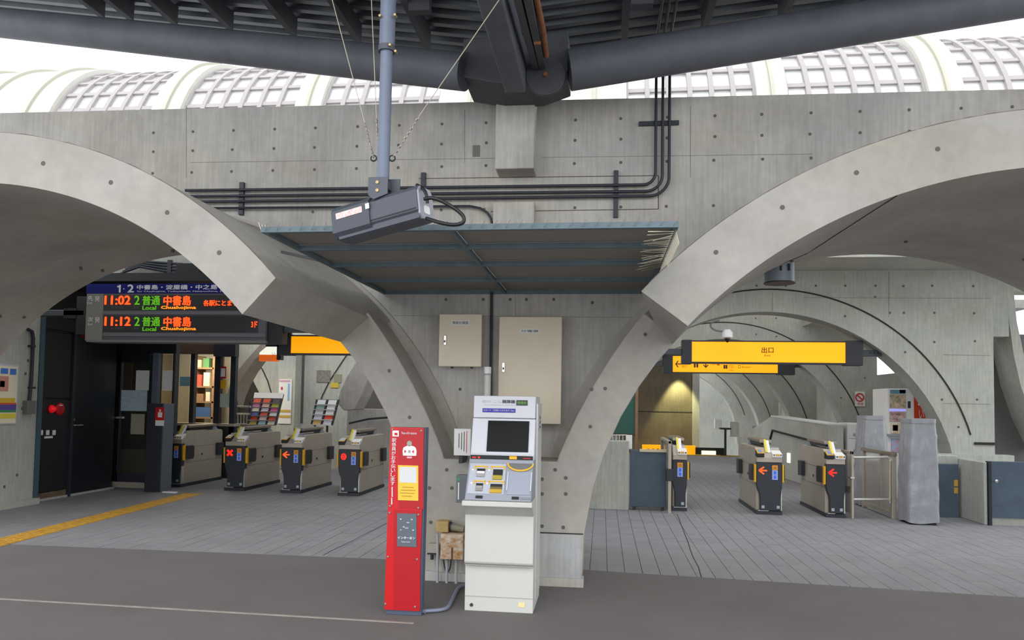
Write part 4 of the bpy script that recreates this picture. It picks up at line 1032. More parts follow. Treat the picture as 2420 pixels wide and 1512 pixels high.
for base, tm_ in ((0, '11:02'), (50, '11:12')):
    PT('先' if base == 0 else '次', LETW, t, 207, 699+base, 220, 710+base, YT); PT('発', LETW, t, 224, 699+base, 236, 712+base, YT); PT('1st' if base == 0 else '2nd', LETW, t, 207, 713+base, 218, 718+base, YT)
    PT(tm_, LEDO, t, 248, 699+base, 308, 720+base, YT, fat=.007); PT('2', LEDG, t, 318, 699+base, 330, 720+base, YT, fat=.004)
    PT('普通', LEDG, t, 337, 699+base, 378, 721+base, YT, fat=.004); PT('中書島', LEDO, t, 387, 699+base, 451, 722+base, YT, fat=.005)
    PT('発車時刻', LETD, t, 262, 723+base, 293, 729+base, YT); PT('番線', LETD, t, 315, 723+base, 328, 729+base, YT)
    PT('Local', LEDG, t, 337, 723+base, 369, 732+base, YT, fat=.003); PT('Chushojima', LEDY, t, 381, 723+base, 463, 732+base, YT, fat=.003)
PT('各駅にとまります', LEDO, t, 481, 709, 590, 723, YT, fat=.003); PT('3ド', LEDO, t, 594, 759, 608, 774, YT, fat=.003)
PB('end_bracket', BLACK, t, 180, 700, 203, 790, Y+.05, .15); PB('end_bracket', BLACK, t, 150, 728, 182, 752, Y+.05, .12)
PB('end_bracket', BLACK, t, 629, 745, 668, 812, Y+.05, .15); PB('arm', DKMET, t, 655, 760, 800, 785, Y+.08, .1)

# ---- poster on the left wall
X_ = LX+.135
t = thing('wall_poster', 'framed colourful poster on the left concrete wall', 'poster', (X_, PXs(20,1000,X_).y, PXs(20,1003,X_).z))
ya, yb_ = PXs(-60,930,X_).y, PXs(41,930,X_).y; za, zb_ = PXs(35,1002,X_).z, PXs(38,862,X_).z
def YZ(nm, m_, f0, f1, g0, g1, px=.0): MB().box(LX+.12, ya+(yb_-ya)*f0, za+(zb_-za)*g0, X_+px, ya+(yb_-ya)*f1, za+(zb_-za)*g1).build(nm, m_, t)
YZ('frame', mat('frame_silver','#c9cdd4',.4,.5), 0, 1, 0, 1, .005); YZ('sheet', mat('poster_cream','#e6dcc0',.7), .02, .97, .02, .97, .008)
for nm, col, f0, f1, g0, g1 in (('band','#d8b13a',.2,.93,.36,.44),('band','#d2562f',.02,.97,.33,.36),('band','#5a4a9a',.02,.97,.24,.33),('band','#3f8a5a',.02,.97,.20,.24),('band','#e0d04a',.02,.97,.10,.18),('figure','#c98a80',.4,.75,.55,.8),('title','#3f78c8',.55,.73,.84,.93),('title','#3f78c8',.78,.93,.83,.93),('figure','#8a4a4a',.55,.66,.62,.72)):
    YZ(nm, mat('poster_'+col[1:], col, .7), f0, f1, g0, g1, .011)
# conduit on that wall
t = thing('wall_conduit', 'dark conduit with a square box on the left concrete wall', 'conduit', (LX+.15, PXs(75,930,LX+.15).y, PXs(72,968,LX+.15).z))
MB().tube([PXs(66,778,LX+.15), PXs(76,783,LX+.15), PXs(79,800,LX+.15), PXs(74,900,LX+.15), PXs(69,955,LX+.15)], .022, 10).build('pipe', CONDUIT, t, smooth=True)
q = PXs(68,962,LX+.15); MB().box(LX+.12, q.y-.08, q.z-.09, LX+.2, q.y+.07, q.z+.09).build('box', mat('box_grey','#6e6d6a',.6), t, bevel=.006)
for y_ in (818, 916): q = PXs(75,y_,LX+.15); MB().box(LX+.12, q.y-.04, q.z-.015, LX+.18, q.y+.04, q.z+.015).build('clip', CONDUIT, t)

# ---- leaflet racks in the left hall
def rack(label, x0, y0, x1, y1, Y, cols, rows, pal, header, xs_top):
    t = thing('leaflet_rack', label, 'rack', (P((x0+x1)/2, y1, Y).x, Y+.2, 0))
    zb, ztp = P(x0, y1, Y).z, P(x0, y0, Y+.3).z; xa, xb = P(x0, y1, Y).x, P(x1, y1, Y).x; sh_ = (P(xs_top, y0, Y+.3).x-xa)
    def pt(u, v, o=0): return Vector((xa+(xb-xa)*u+sh_*v*(1-u)*.8, Y+.30*v-o, zb+(ztp-zb)*v))
    MB().hexa([pt(0,0), pt(1,0), pt(1,1), pt(0,1)], [p+Vector((0,.04,0)) for p in (pt(0,0), pt(1,0), pt(1,1), pt(0,1))]).build('back_board', mat('rack_grey','#5c5d60',.6), t)
    if header: MB().hexa([pt(0,.86,.01), pt(1,.86,.01), pt(1,1.04,.01), pt(0,1.04,.01)], [p+Vector((0,.01,0)) for p in (pt(0,.86,.01), pt(1,.86,.01), pt(1,1.04,.01), pt(0,1.04,.01))]).build('header_board', PAPER, t)
    tv = .84 if header else .98
    for sx in (.1, .7): MB().bar(pt(sx,0)+Vector((0,.05,0)), Vector((pt(sx,0).x, Y+.05, 0)), .03, .03).build('leg', DKMET, t)
    for c_ in range(cols):
        for r_ in range(rows):
            u0, u1 = (c_+.12)/cols, (c_+.88)/cols; v0, v1 = tv*(r_+.06)/rows, tv*(r_+.98)/rows
            cc = pal[(c_*rows+r_) % len(pal)]
            o_ = .03
            lf = MB().hexa([pt(u0,v0,.045), pt(u1,v0,.045), pt(u1,v1,.02), pt(u0,v1,.02)], [p+Vector((0,.012,0)) for p in (pt(u0,v0,.045), pt(u1,v0,.045), pt(u1,v1,.02), pt(u0,v1,.02))])
            lf.build('leaflet', mat('leaflet_'+cc[1:], cc, .6), t)
    for c_ in range(cols+1): MB().bar(pt(c_/cols,0,.03), pt(c_/cols,tv,.03), .02, .03).build('divider', DKMET, t)
    for r_ in range(rows): MB().bar(pt(0,tv*r_/rows,.06), pt(1,tv*r_/rows,.06), .012, .02).build('lip', STAINL, t)
    return t
rack('sloping leaflet rack with a white header and red leaflets, left hall', 588, 930, 652, 1003, 13.6, 3, 6, ['#b8a04a','#c8452a','#5a62a8','#d8cdb8','#c06a9a','#c8452a','#9fc4d0','#d8c0bc','#d85a48','#c8c0d0','#d8b0a0','#c8452a','#d8cdb8','#c8452a','#e0e0dc','#c85a8a','#a8a83a','#4a3a48'], True, 600)
rack('smaller dark leaflet rack with pale leaflets, nearer the pier leg', 737, 943, 786, 1003, 13.2, 2, 5, ['#c8a860','#c8c8d4','#c8c8d0','#7fa09a','#d0d4d8','#d0d0d8','#d84a2a','#d8d8d4','#d8dcd8','#d8dcd8'], False, 749)
t = thing('wire_rack', 'chrome wire rack with three shelves beside the office window', 'rack', (P(570,1005,13.5).x, 13.6, 0))
for x in (556, 590): MB().box(P(x,1000,13.6).x-.03, 13.6, 0, P(x,1000,13.6).x+.01, 13.66, P(x,948,13.6).z).build('post', mat('dark_post','#3c4450',.5), t)
for y_ in (960, 977, 1002): MB().tube([P(554,y_,13.58), P(592,y_+1,13.58)], .02, 8).build('shelf_rod', STAINL, t, smooth=True)
for x in (562, 569, 576, 583): MB().tube([P(x,978,13.6), P(x,1002,13.6)], .008, 6).build('wire', STAINL, t)
t = thing('route_poster', 'tall narrow white poster on the pale pilaster in the left hall', 'poster', (P(673,1000,LY-.37).x, LY-.37, P(673,1001,LY-.37).z))
PB('sheet', PAPER, t, 658, 896, 688, 1001, LY-.37, .02)
for nm, m_, r_ in (('band', mat('ochre_band','#c9a850',.7), (659,968,687,974)), ('band', mat('ochre_band','#c9a850',.7), (659,981,687,987)), ('band', mat('pink_band','#d0a0c0',.7), (660,898,686,902)), ('stripe', mat('sky_stripe','#7fb4dc',.7), (680,906,684,946)), ('mark', LETR, (664,914,668,921)), ('mark', mat('sky_stripe','#7fb4dc',.7), (660,940,668,946))): PB(nm, m_, t, *r_, LY-.375, .006)
t = thing('dome_camera', 'white dome camera with a grey cable under the second arch', 'camera', P(1719,800,12.3))
q = P(1719,790,12.3); MB().tube([q+Vector((0,0,.08)), q+Vector((0,0,.03)), q+Vector((0,0,-.05)), q+Vector((0,0,-.07))], [.045, .085, .085, .04], 20).build('housing', WHITE, t, smooth=True)
MB().tube([q+Vector((0,0,-.06)), q+Vector((0,0,-.10)), q+Vector((0,0,-.13))], [.05, .045, .012], 16).build('dome', BLACK, t, smooth=True)
MB().tube(smoothpath([P(1717,785,12.3), P(1705,783,12.35), P(1690,780,12.4), P(1680,772,12.45), P(1683,762,12.5), P(1700,757,12.52)]), .014, 8).build('cable', mat('grey_cable','#74787a',.5), t, smooth=True)
t = thing('pendant_lamp', 'grey cylindrical downlight hanging under the right vault', 'lamp', P(1842,670,7.8))
q0, q1 = P(1842,616,7.8), P(1842,668,7.8)
MB().tube([(q0.x,7.8,3.02), (q1.x,7.8,q1.z)], .145, 28).build('shade', mat('lamp_grey','#98a4ae',.5,.3), t, smooth=True)
MB().tube([(q1.x,7.8,q1.z-.01), (q1.x,7.8,q1.z)], .155, 28).build('rim', DKMET, t, smooth=True)
for dx in (-.03, .05): MB().box(q1.x+dx, 7.65, q1.z+.10, q1.x+dx+.02, 7.662, q1.z+.17).build('vent_slot', BLACK, t)
#PART4
# ================================================================== ON THE FRONT WALL
# awning: level bird screen between the hoods
AZ = 2.51; AX0, AX1, AY0, AY1 = P(618,551,4.2).x, P(1590,548,4.2).x+.03, 4.2, WY
t = thing('awning', 'flat grey panelled awning with a pale blue frame between the two vaults', 'awning', (( AX0+AX1)/2, AY1, AZ))
nC, ys = 2, [AY0, 4.72, 5.32, 6.02, AY1]
xm_ = (AX0+AX1)/2-.08
for i, (xa, xb) in enumerate(((AX0, xm_), (xm_, AX1))):
    for ya, yb_ in zip(ys, ys[1:]): MB().box(xa+.012, ya+.012, AZ+.025, xb-.012, yb_-.012, AZ+.031).build('panel', AWN, t)
for y_ in ys: MB().box(AX0, y_-.016, AZ-.012, AX1, y_+.016, AZ+.024).build('cross_rail', AWNF, t, bevel=.003)
for x in (AX0+.012, xm_, AX1-.012): MB().box(x-.014, AY0, AZ-.010, x+.014, AY1, AZ+.022).build('side_rail', AWNF, t, bevel=.003)
mb = MB(); SP = mat('steel_spike', '#b9b09a', .4, .6)
rs = random.Random(4)
for k in range(34):
    x = AX0+.03+k*(AX1-AX0-.06)/33
    mb.tube([(x, AY0-.02, AZ+.0), (x+.03, AY0-.05, AZ+.035)], .0022, 4)
for k in range(60):
    y_ = AY0+k*(AY1-AY0)/60
    mb.tube([(AX0, y_, AZ-.005), (AX0-.02, y_+.0, AZ+.05+rs.uniform(0, .02))], .0024, 4)
mb.build('bird_spikes', SP, t, kind='stuff')
mb = MB()
for k in range(26):
    y_ = AY0+.05+k*.045
    mb.tube([(AX1-.02, y_, AZ-.02), (AX1-.16+rs.uniform(-.03,.03), y_-.06, AZ-.02+rs.uniform(-.05,.0))], .0032, 4)
    mb.tube([(AX1-.01, y_, AZ-.01), (AX1+.01, y_, AZ-.09)], .0022, 4)
mb.build('bird_spikes', SP, t, kind='stuff')
MB().bar((AX0, 5.1, AZ), P(665,595,5.1), .02, .02).build('stay', DKMET, t)
# electric cabinets
def cabinet(name, label, x0, y0, x1, y1, Yf, hy, lab):
    a, b, c, e = R(x0, y0, x1, y1, Yf)
    t = thing(name, label, 'cabinet', ((a+b)/2, WY, c), 'beige electric cabinets on the recess wall')
    MB().box(a+.012, Yf+.02, c+.012, b-.012, WY, e-.012).build('body', BEIGE, t, bevel=.006)
    d = MB().box(a, Yf, c, b, Yf+.022, e).build('door', BEIGE, t, bevel=.006)
    q = P(*hy, Yf); MB().box(q.x-.012, Yf-.014, q.z-.045, q.x+.012, Yf, q.z+.045).build('handle', STAINL, d, bevel=.004)
    MB().box(q.x-.006, Yf-.018, q.z-.02, q.x+.006, Yf-.012, q.z+.0).build('key_slot', DKMET, d)
    u0, u1, u2, u3 = R(*lab[0], Yf); MB().box(u0, Yf-.004, u2, u1, Yf, u3).build('label_plate', PAPER, d)
    PT(lab[1], LETK, d, lab[0][0]+3, lab[0][1]+2, lab[0][2]-3, lab[0][3]-2, Yf-.006)
    return t
t = cabinet('electric_cabinet', 'smaller beige electric cabinet on the recess wall, left of the dark conduit', 1037, 742, 1138, 866, 6.52, (1052, 804), ((1066,757,1110,768), '情報分電盤'))
for x in (1068, 1114): q = P(x, 868, 6.55); MB().cyl((q.x, 6.56, q.z+.02), (q.x, 6.56, q.z-.01), .012, 8).build('cable_gland', DKMET, t)
cabinet('electric_cabinet', 'taller beige electric cabinet on the recess wall, behind the white machine', 1178, 748, 1327, 1001, 6.52, (1190, 868), ((1228,777,1276,787), '分電盤'))
t = thing('riser_conduit', 'dark vertical conduit between the two beige cabinets', 'conduit', P(1161,950,6.66))
MB().tube([P(1162,690,6.67), P(1159,950,6.67)], .013, 8).build('pipe', CONDUIT, t, smooth=True)
t = thing('sensor_post', 'cream cylindrical post rising behind the white fare machine', 'post', P(1150,960,6.0))
zb_ = 1.0; MB().tube([(P(1150,900,6.3).x, 6.35, zb_), (P(1150,900,6.3).x, 6.35, P(1150,882,6.35).z)], .029, 20).build('tube', CREAM, t, smooth=True)
MB().tube([(P(1150,900,6.3).x, 6.35, P(1150,882,6.35).z), (P(1150,900,6.3).x, 6.35, P(1150,867,6.35).z)], .031, 20).build('cap', WHITE, t, smooth=True)
MB().tube([(P(1150,900,6.3).x, 6.35, P(1150,886,6.35).z), (P(1150,900,6.3).x, 6.35, P(1150,883,6.35).z)], .032, 20).build('ring', GREYP, t, smooth=True)
# paper notice on the recess wall / shelf
t = thing('paper_notice', 'white paper notice with red and black writing, left behind the white machine', 'notice', P(1090,1077,6.0))
a, b, c, e = R(1073, 1013, 1112, 1076, 6.0)
MB().box(a, 6.0, c, b, 6.006, e).build('sheet', PAPER, t)
MB().box(a+.04, 6.01, 1.0 if c > 1.0 else c-.05, a+.07, 6.25, c).build('bracket', DKMET, t)
for k, m_ in enumerate((LETR, LETK, LETK, LETK)):
    PB('writing', m_, t, 1102-k*6, 1018+k*2, 1103.4-k*6, 1070-k*4, 5.998, .004)
# conduits across the upper wall
t = thing('conduit_run', 'run of dark parallel conduits along the upper wall, turning up to the roof', 'conduit run', P(1300,480,WY))
CYc = WY-.045
for k, (yl, yr, xv) in enumerate(((450,436,1549),(464,451,1565),(477,462,1581))):
    rr = .19+.0*k
    p0 = P(438, yl, CYc); pc = P(xv, yr, CYc); up = P(xv, 300, CYc)
    rad = .11+.03*k
    pts = [p0, Vector((pc.x-rad, CYc, pc.z+rad*.0))]
    for i in range(1, 9):
        a_ = pi/2*i/8; pts.append(Vector((pc.x-rad+rad*sin(a_), CYc, pc.z+rad-rad*cos(a_))))
    zc_ = roofz(pc.x)+.06; pts += [Vector((pc.x, CYc, pc.z+1.0)), Vector((pc.x, CYc, zc_-.06)), Vector((pc.x, CYc-.02, zc_-.02)), Vector((pc.x, CYc-.08, zc_)), Vector((pc.x, 4.0, zc_))]
    MB().tube(pts, .0135, 10).build('pipe', CONDUIT, t, smooth=True)
pts = [P(455,492,CYc), P(1110,487,CYc), P(1135,492,CYc), P(1152,503,CYc), P(1160,516,CYc), P(1163,530,CYc)]
MB().tube(pts, .0115, 8).build('pipe', CONDUIT, t, smooth=True)
for x0, y0_, y1_ in ((564,430,507),(994,407,470),(1450,402,513)):
    a, b, c, e = R(x0, y0_, x0+11, y1_, WY-.03); MB().box(a, WY-.03, c, b, WY, e).build('bracket', CONDUIT, t, bevel=.003)
a, b, c, e = R(1510, 285, 1605, 295, WY-.03); MB().box(a, WY-.03, c, b, WY, e).build('bracket', CONDUIT, t, bevel=.003)
rc = [P(990,422,WY), P(1556,415,WY), P(1556,494,WY), P(1160,500,WY)]
for p, q in zip(rc, rc[1:]): MB().bar(p, q, .008, .006).build('thin_wire', mat('brown_wire','#5a4f45',.8), t)
# ---- hanging camera
HY = 3.85
t = thing('hanging_camera', 'dark grey camera housing hung on a blue grey pole with guy wires', 'camera', P(905,430,HY))
pt0, pt1, pt2 = P(920,-60,HY), P(914,118,HY), P(905,425,HY)
MB().tube([pt0, pt1], .043, 20).build('upper_pole', POLE, t, smooth=True)
MB().tube([pt1, pt2], .034, 20).build('pole', POLE, t, smooth=True)
MB().tube([pt1+Vector((0,0,.02)), pt1-Vector((0,0,.012))], .046, 20).build('collar', HOUS, t, smooth=True)
for px, py in ((921,105),(933,34),(934,120),(897,36)): q = P(px, py, HY-.05); MB().cyl(q, q+Vector((0,.03,0)), .007, 8).build('pole_bolt', mat('brass','#a89468',.4,.6), t)
br = MB(); a, b, c, e = R(870, 418, 916, 466, HY-.06)
br.prism([(a,e),(b,e),(b,c+.02),(a+.03,c-.01),(a,c+.015)], HY-.06, HY-.05, 'y'); br.prism([(a+.02,e+.02),(b+.035,e+.02),(b+.035,c+.02),(a+.02,c+.02)], HY+.05, HY+.06, 'y'); br.box(a+.02, HY-.049, c+.06, b-.01, HY+.049, e-.01)
bk = br.build('bracket', HOUS, t)
for px, py in ((891,430),(891,449)): q = P(px, py, HY-.065); MB().cyl(q, q+Vector((0,.01,0)), .009, 10).build('bolt', mat('brass','#a89468',.4,.6), bk)
for sx in (-1, 1): q = P(905+sx*22, 374, HY); MB().tube([q+Vector((.016*cos(2*pi*i/12), 0, .016*sin(2*pi*i/12))) for i in range(13)], .004, 6).build('eye_ring', BLACK, t)
hx0, hx1 = P(1003, 478, 3.78), P(812, 533, 3.96)
ax = (hx1-hx0).normalized(); sdv = ax.cross(Vector((0,0,1))).normalized(); upv = sdv.cross(ax).normalized()
def hous(name, m_, s0, s1, w_, h_, parent, dz=0, ch=.3):
    L_ = (hx1-hx0).length
    def ring_(s_):
        c_ = hx0+ax*(L_*s_)+upv*dz; o_ = []
        for u_, v_ in ((-1+ch,-1),(1-ch,-1),(1,-1+ch),(1,1-ch),(1-ch,1),(-1+ch,1),(-1,1-ch),(-1,-1+ch)): o_.append(c_+sdv*(u_*w_)+upv*(v_*h_))
        return o_
    A, Bq = ring_(s0), ring_(s1); n = 8
    return MB().add(A+Bq, [tuple(range(n)), tuple(range(2*n-1, n-1, -1))]+[(i, (i+1) % n, n+(i+1) % n, n+i) for i in range(n)]).build(name, m_, parent)
bd_ = hous('housing', HOUS, 0, .62, .072, .078, t)
hous('front_shroud', mat('shroud','#464a54',.5,.1), .56, 1.03, .080, .088, t)
hous('lower_body', HOUS, .0, .98, .062, .03, t, dz=-.075)
hous('end_cap', mat('cap_grey','#9a9ca6',.4,.3), -.02, .0, .066, .088, t, dz=-.012)
hous('cap_sticker', WHITE, -.024, -.02, .026, .022, t, dz=-.045)
hous('seam', BLACK, .02, .98, .074, .004, t, dz=-.045, ch=.1)
L_ = (hx1-hx0).length
face = -sdv if (-sdv).y < 0 else sdv
c0 = hx0+ax*(L_*.64)+face*.0815+upv*.028; c1 = hx0+ax*(L_*.97)+face*.0815+upv*.028
MB().bar(c0, c1, .002, .034, up=tuple(upv)).build('label', mat('pink_label','#e4dcda',.7,var=.05,scale=60,col2='#cfa6a2'), t)
q = hx0+ax*(L_*.57)+face*.083+upv*.035; MB().bar(q-ax*.012, q+ax*.012, .004, .03, up=tuple(upv)).build('lens_window', WHITE, t)
MB().tube(smoothpath([P(1003,470,3.72), P(1022,468,3.70), P(1050,478,3.70), P(1082,498,3.70), P(1096,514,3.70), P(1092,527,3.70), P(1070,531,3.70), P(1040,526,3.70), P(1008,516,3.75)]), .010, 10).build('cable', BLACK, t, smooth=True)
MB().tube(smoothpath([P(1010,480,3.72), P(1008,462,3.72), P(1000,446,3.74), P(985,437,3.78)]), .009, 8).build('cable', BLACK, t, smooth=True)
WIRE = mat('guy_wire', '#b5ab98', .5, .4)
for p_ in (((883,373),(862,290),(780,-20)), ((896,372),(890,280),(877,-20)), ((929,372),(990,275),(1200,-30))):
    a_, b_, c_ = (P(*p_[0], HY), P(*p_[1], HY), P(*p_[2], HY))
    MB().tube([b_, c_], .0025, 6).build('guy_wire', WIRE, t)
    n = 9
    ch = MB()
    for i in range(n):
        u_, v_ = a_.lerp(b_, (i+.05)/n), a_.lerp(b_, (i+.85)/n); w_ = .0075 if i not in (3, 7) else .005
        ch.tube([u_, u_.lerp(v_, .5), v_], [w_*.6, w_, w_*.6], 6)
    ch.build('chain', mat('chain_steel','#9a938c',.35,.7), t, kind='stuff')
# ================================================================== MACHINES ON THE PLATFORM
# red call post
t = thing('call_post', 'tall narrow red post with a white torso pictogram and a yellow notice', 'post', (-1.385, 5.18, 0))
Yp = 5.14; zt_ = P(965,1010,Yp).z
xl0, xr0 = P(908,1445,Yp).x, P(990,1447,Yp).x; xl1, xr1 = P(923,1009,Yp).x, P(1002,1011,Yp).x
MB().hexa([(xl0+.004,Yp+.012,.0),(xr0+.014,Yp+.012,.0),(xr0+.014,Yp+.10,.0),(xl0+.004,Yp+.10,.0)], [(xl1+.004,Yp+.012,zt_),(xr1+.012,Yp+.012,zt_),(xr1+.012,Yp+.10,zt_),(xl1+.004,Yp+.10,zt_)]).build('housing', mat('post_blue_grey','#4f586b',.5,.1), t, bevel=.004)
zf = P(950,1442,Yp).z
def pf(u, v): # u across 0..1, v up 0..1 on the front
    return Vector((xl0+(xl1-xl0)*v+((xr0-xl0)+((xr1-xl1)-(xr0-xl0))*v)*u, Yp, zf+(zt_-zf)*v))
MB().hexa([pf(0,0), pf(1,0), pf(1,0)+Vector((0,.014,0)), pf(0,0)+Vector((0,.014,0))], [pf(0,1), pf(1,1), pf(1,1)+Vector((0,.014,0)), pf(0,1)+Vector((0,.014,0))]).build('front_panel', RED, t)
def pv(px, py):  # pixel -> u,v
    v = (1442-py)/(1442-1010); xl, xr = 908+(923-908)*v, 990+(1002-990)*v
    return (px-xl)/(xr-xl), v
def prect(nm, m_, x0, y0, x1, y1, o=.004, d=.004, parent=None):
    c = [pf(*pv(x0,y1)), pf(*pv(x1,y1)), pf(*pv(x1,y0)), pf(*pv(x0,y0))]
    return MB().hexa([p-Vector((0,o,0)) for p in c], [p-Vector((0,o-d,0)) for p in c]).build(nm, m_, parent or t)
prect('inset_panel', REDD, 942, 1012, 1001, 1203, .002, .002); prect('lower_panel', REDD, 930, 1206, 993, 1440, .002, .002)
yn = prect('yellow_notice', mat('notice_yellow_bright','#f0c040',.6), 941, 1100, 989, 1183, .006, .004)
prect('white_sheet', mat('sheet_grey','#d2d3d4',.6), 945, 1104, 985, 1141, .008, .003, yn)
for k, (x0, x1) in enumerate(((952,978),(948,982),(946,980),(950,974))): prect('writing', mat('ochre_ink','#a8842a',.7), x0, 1151+k*7, x1, 1152.5+k*7, .008, .002, yn)
gi = prect('intercom', mat('intercom_grey','#5b646e',.5), 939, 1214, 985, 1292, .007, .005)
for r_ in ((946,1226,950,1229),(972,1226,976,1229),(953,1244,957,1247),(962,1234,968,1236),(958,1247,966,1249),(946,1252,950,1254),(975,1251,979,1254)): prect('button_mark', mat('mark_grey','#b9bec4',.6), *r_, .010, .003, gi)
def ptxt(s, m_, x0, y0, x1, y1, parent=None, fat=0):
    u0, v0 = pv(x0, y1); u1, v1 = pv(x1, y0)
    return TX(s, m_, parent or t, u0, v0, u1, v1, Yp, frame=lambda u, v: tuple(pf(u, v)-Vector((0,.0115,0))), fat=fat)
ptxt('インターホン', LETW, 941, 1268, 982, 1274, gi, .0015); ptxt('Intercom', LETW, 950, 1278, 970, 1282, gi)
prect('call_icon', WHITE, 928, 1018, 943, 1032, .006, .004); prect('call_mark', RED, 933, 1023, 940, 1029, .008, .003)
txt = '駅係員がお手伝いします'
for k, ch_ in enumerate(txt):
    yy = 1036+k*10.3; xx = 927.5-k*.36; ptxt(ch_, LETW, xx, yy, xx+10.5, yy+9.2, fat=.0005)
for k, (y0_, y1_) in enumerate(((1152,1176),(1178,1194))): prect('writing', LETW, 926-k*1, y0_, 928.5-k*1, y1_, .006, .003)
ptxt('Please call for assistance', LETW, 950, 1020, 986, 1026)
# torso pictogram
def pl_(pts, m_, nm, o=.006):
    c = [pf(*pv(x, y)) for x, y in pts]; n = len(c)
    return MB().add([p-Vector((0,o,0)) for p in c]+[p-Vector((0,o-.003,0)) for p in c], [tuple(range(n)), tuple(range(2*n-1,n-1,-1))]+[(i,(i+1)%n,n+(i+1)%n,n+i) for i in range(n)]).build(nm, m_, t)
pl_([(953,1077),(952,1066),(954,1058),(959,1055),(964,1053),(973,1053),(979,1055),(983,1058),(985,1066),(984,1077)], WHITE, 'torso')
pl_([(968+6*cos(2*pi*i/16), 1048+6.5*sin(2*pi*i/16)) for i in range(16)], mat('head_grey','#9aa094',.6), 'pictogram_head')
for xx, sg in ((956.5,1),(978.5,-1)): pl_([(xx, 1067-4), (xx+5*sg*0+0, 1067+4), (xx+4.5*sg, 1067)] if sg > 0 else [(xx, 1063), (xx, 1071), (xx-4.5, 1067)], RED, 'red_pointer', .009)
pl_([(965.5,1064),(970.5,1064),(970.5,1070),(965.5,1070)], mat('head_grey','#9aa094',.6), 'torso_mark', .009); pl_([(962,1079),(974,1079),(974,1083),(962,1083)], mat('pink_mark','#e0b0b8',.6), 'torso_base')
for px, py in ((928,1015),(996,1017),(922,1198),(989,1200),(921,1214),(989,1216),(917,1318),(986,1321),(911,1429),(981,1432)):
    c = pf(*pv(px, py)); MB().tube([c, c-Vector((0,.006,0)), c-Vector((0,.008,0))], [.008,.008,.005], 10).build('bolt', mat('bolt_grey','#a08a84',.4,.6), t)
# white fare machine
x0, x1 = -.974, -.478
m = thing('fare_machine', 'tall white fare adjustment machine with a dark screen standing before the pier', 'machine', ((x0+x1)/2, 5.6, 0))
prof = [(5.345,0),(5.345,.33),(5.31,.345),(5.30,.36),(5.30,.695),(5.19,.77),(5.16,.775),(5.16,.81),(5.86,.81),(5.86,0)]
MB().prism(prof, x0, x1, 'x').build('lower_cabinet', CREAM, m, bevel=.005)
MB().prism([(5.20,.812),(5.36,1.075),(5.36,1.09),(5.86,1.09),(5.86,.812)], x0+.012, x1-.012, 'x').build('control_block', GREYP, m, bevel=.005)
MB().prism([(5.365,1.085),(5.40,1.13),(5.475,1.385),(5.86,1.385),(5.86,1.085)], x0+.014, x1-.012, 'x').build('screen_block', CREAM2, m, bevel=.005)
MB().prism([(5.478,1.388),(5.49,1.553),(5.86,1.553),(5.86,1.388)], x0+.016, x1-.014, 'x').build('header_block', CREAM2, m, bevel=.006)
MB().box(x1-.012, 5.50, .06, x1+.004, 5.84, 1.5).build('side_panel', CREAM, m, bevel=.004)
fr_ = MB()
for z_ in (.335, .105): fr_.box(x0+.002, 5.341 if z_ < .2 else 5.31, z_, x1-.002, 5.35, z_+.004)
fr_.build('panel_gap', mat('soft_gap','#aaa89f',.8), m)
q = P(1114,1429,5.34); MB().cyl((q.x,5.338,q.z), (q.x,5.348,q.z), .012, 12).build('lock', DKMET, m)
PB('yellow_sticker', mat('faded_yellow','#e8d8a0',.7), m, 1225, 1424, 1240, 1435, 5.341, .004)
# slanted fronts: helper frames
def slant(p0, p1): # p=(y,z) low,high ; returns f(x,t,o)
    dy, dz = p1[0]-p0[0], p1[1]-p0[1]; L = sqrt(dy*dy+dz*dz); ny, nz = -dz/L, dy/L
    return lambda x, t_, o=0: Vector((x, p0[0]+dy*t_+ny*o, p0[1]+dz*t_+nz*o))
def srect(f, nm, m_, xa, xb, ta, tb, o, d, parent):
    return MB().hexa([f(xa,ta,o), f(xb,ta,o), f(xb,tb,o), f(xa,tb,o)], [f(xa,ta,o-d), f(xb,ta,o-d), f(xb,tb,o-d), f(xa,tb,o-d)]).build(nm, m_, parent)
W_ = x1-x0
fs = slant((5.40,1.13),(5.475,1.385))
srect(fs, 'touch_screen', SCRN, x0+W_*.265, x0+W_*.885, .05, .93, .006, .012, m)
fh = slant((5.478,1.388),(5.49,1.553))
def htx(s, m_, ua, ub, ta, tb, fat=0): return TX(s, m_, m, x0+W_*ua, ta, x0+W_*ub, tb, 0, frame=lambda u, v: tuple(fh(u, v, .004)), fat=fat)
htx('のりこし', mat('pale_letter','#b4b5bd',.6), .16, .46, .68, .80); htx('精算機', LETD, .47, .66, .67, .82, .0012); htx('Fare Adjustment Machine', mat('pale_letter','#b4b5bd',.6), .2, .66, .56, .61)
srect(fh, 'status_display', mat('display_black','#0d1a10',.3), x0+W_*.68, x0+W_*.85, .58, .82, .004, .008, m); 
TX('利用中', LEDG, m, x0+W_*.70, .64, x0+W_*.83, .76, 0, frame=lambda u, v: tuple(fh(u, v, .006)))
srect(fh, 'blue_band', mat('band_blue','#2a2a98',.5), x0+W_*.17, x0+W_*.67, .25, .43, .003, .006, m)
htx('ICカード  ご利用いただけます  Fare', LETW, .19, .65, .30, .39)
MB().box(x0+.02, 5.362, 1.088, x1-.018, 5.372, 1.118).build('dark_strip', BLACK, m)
MB().box(x0+.035, 5.358, 1.097, x0+.06, 5.364, 1.105).build('red_mark', LEDR, m); MB().box(x0+.075, 5.358, 1.096, x0+.09, 5.364, 1.107).build('red_mark', LEDR, m)
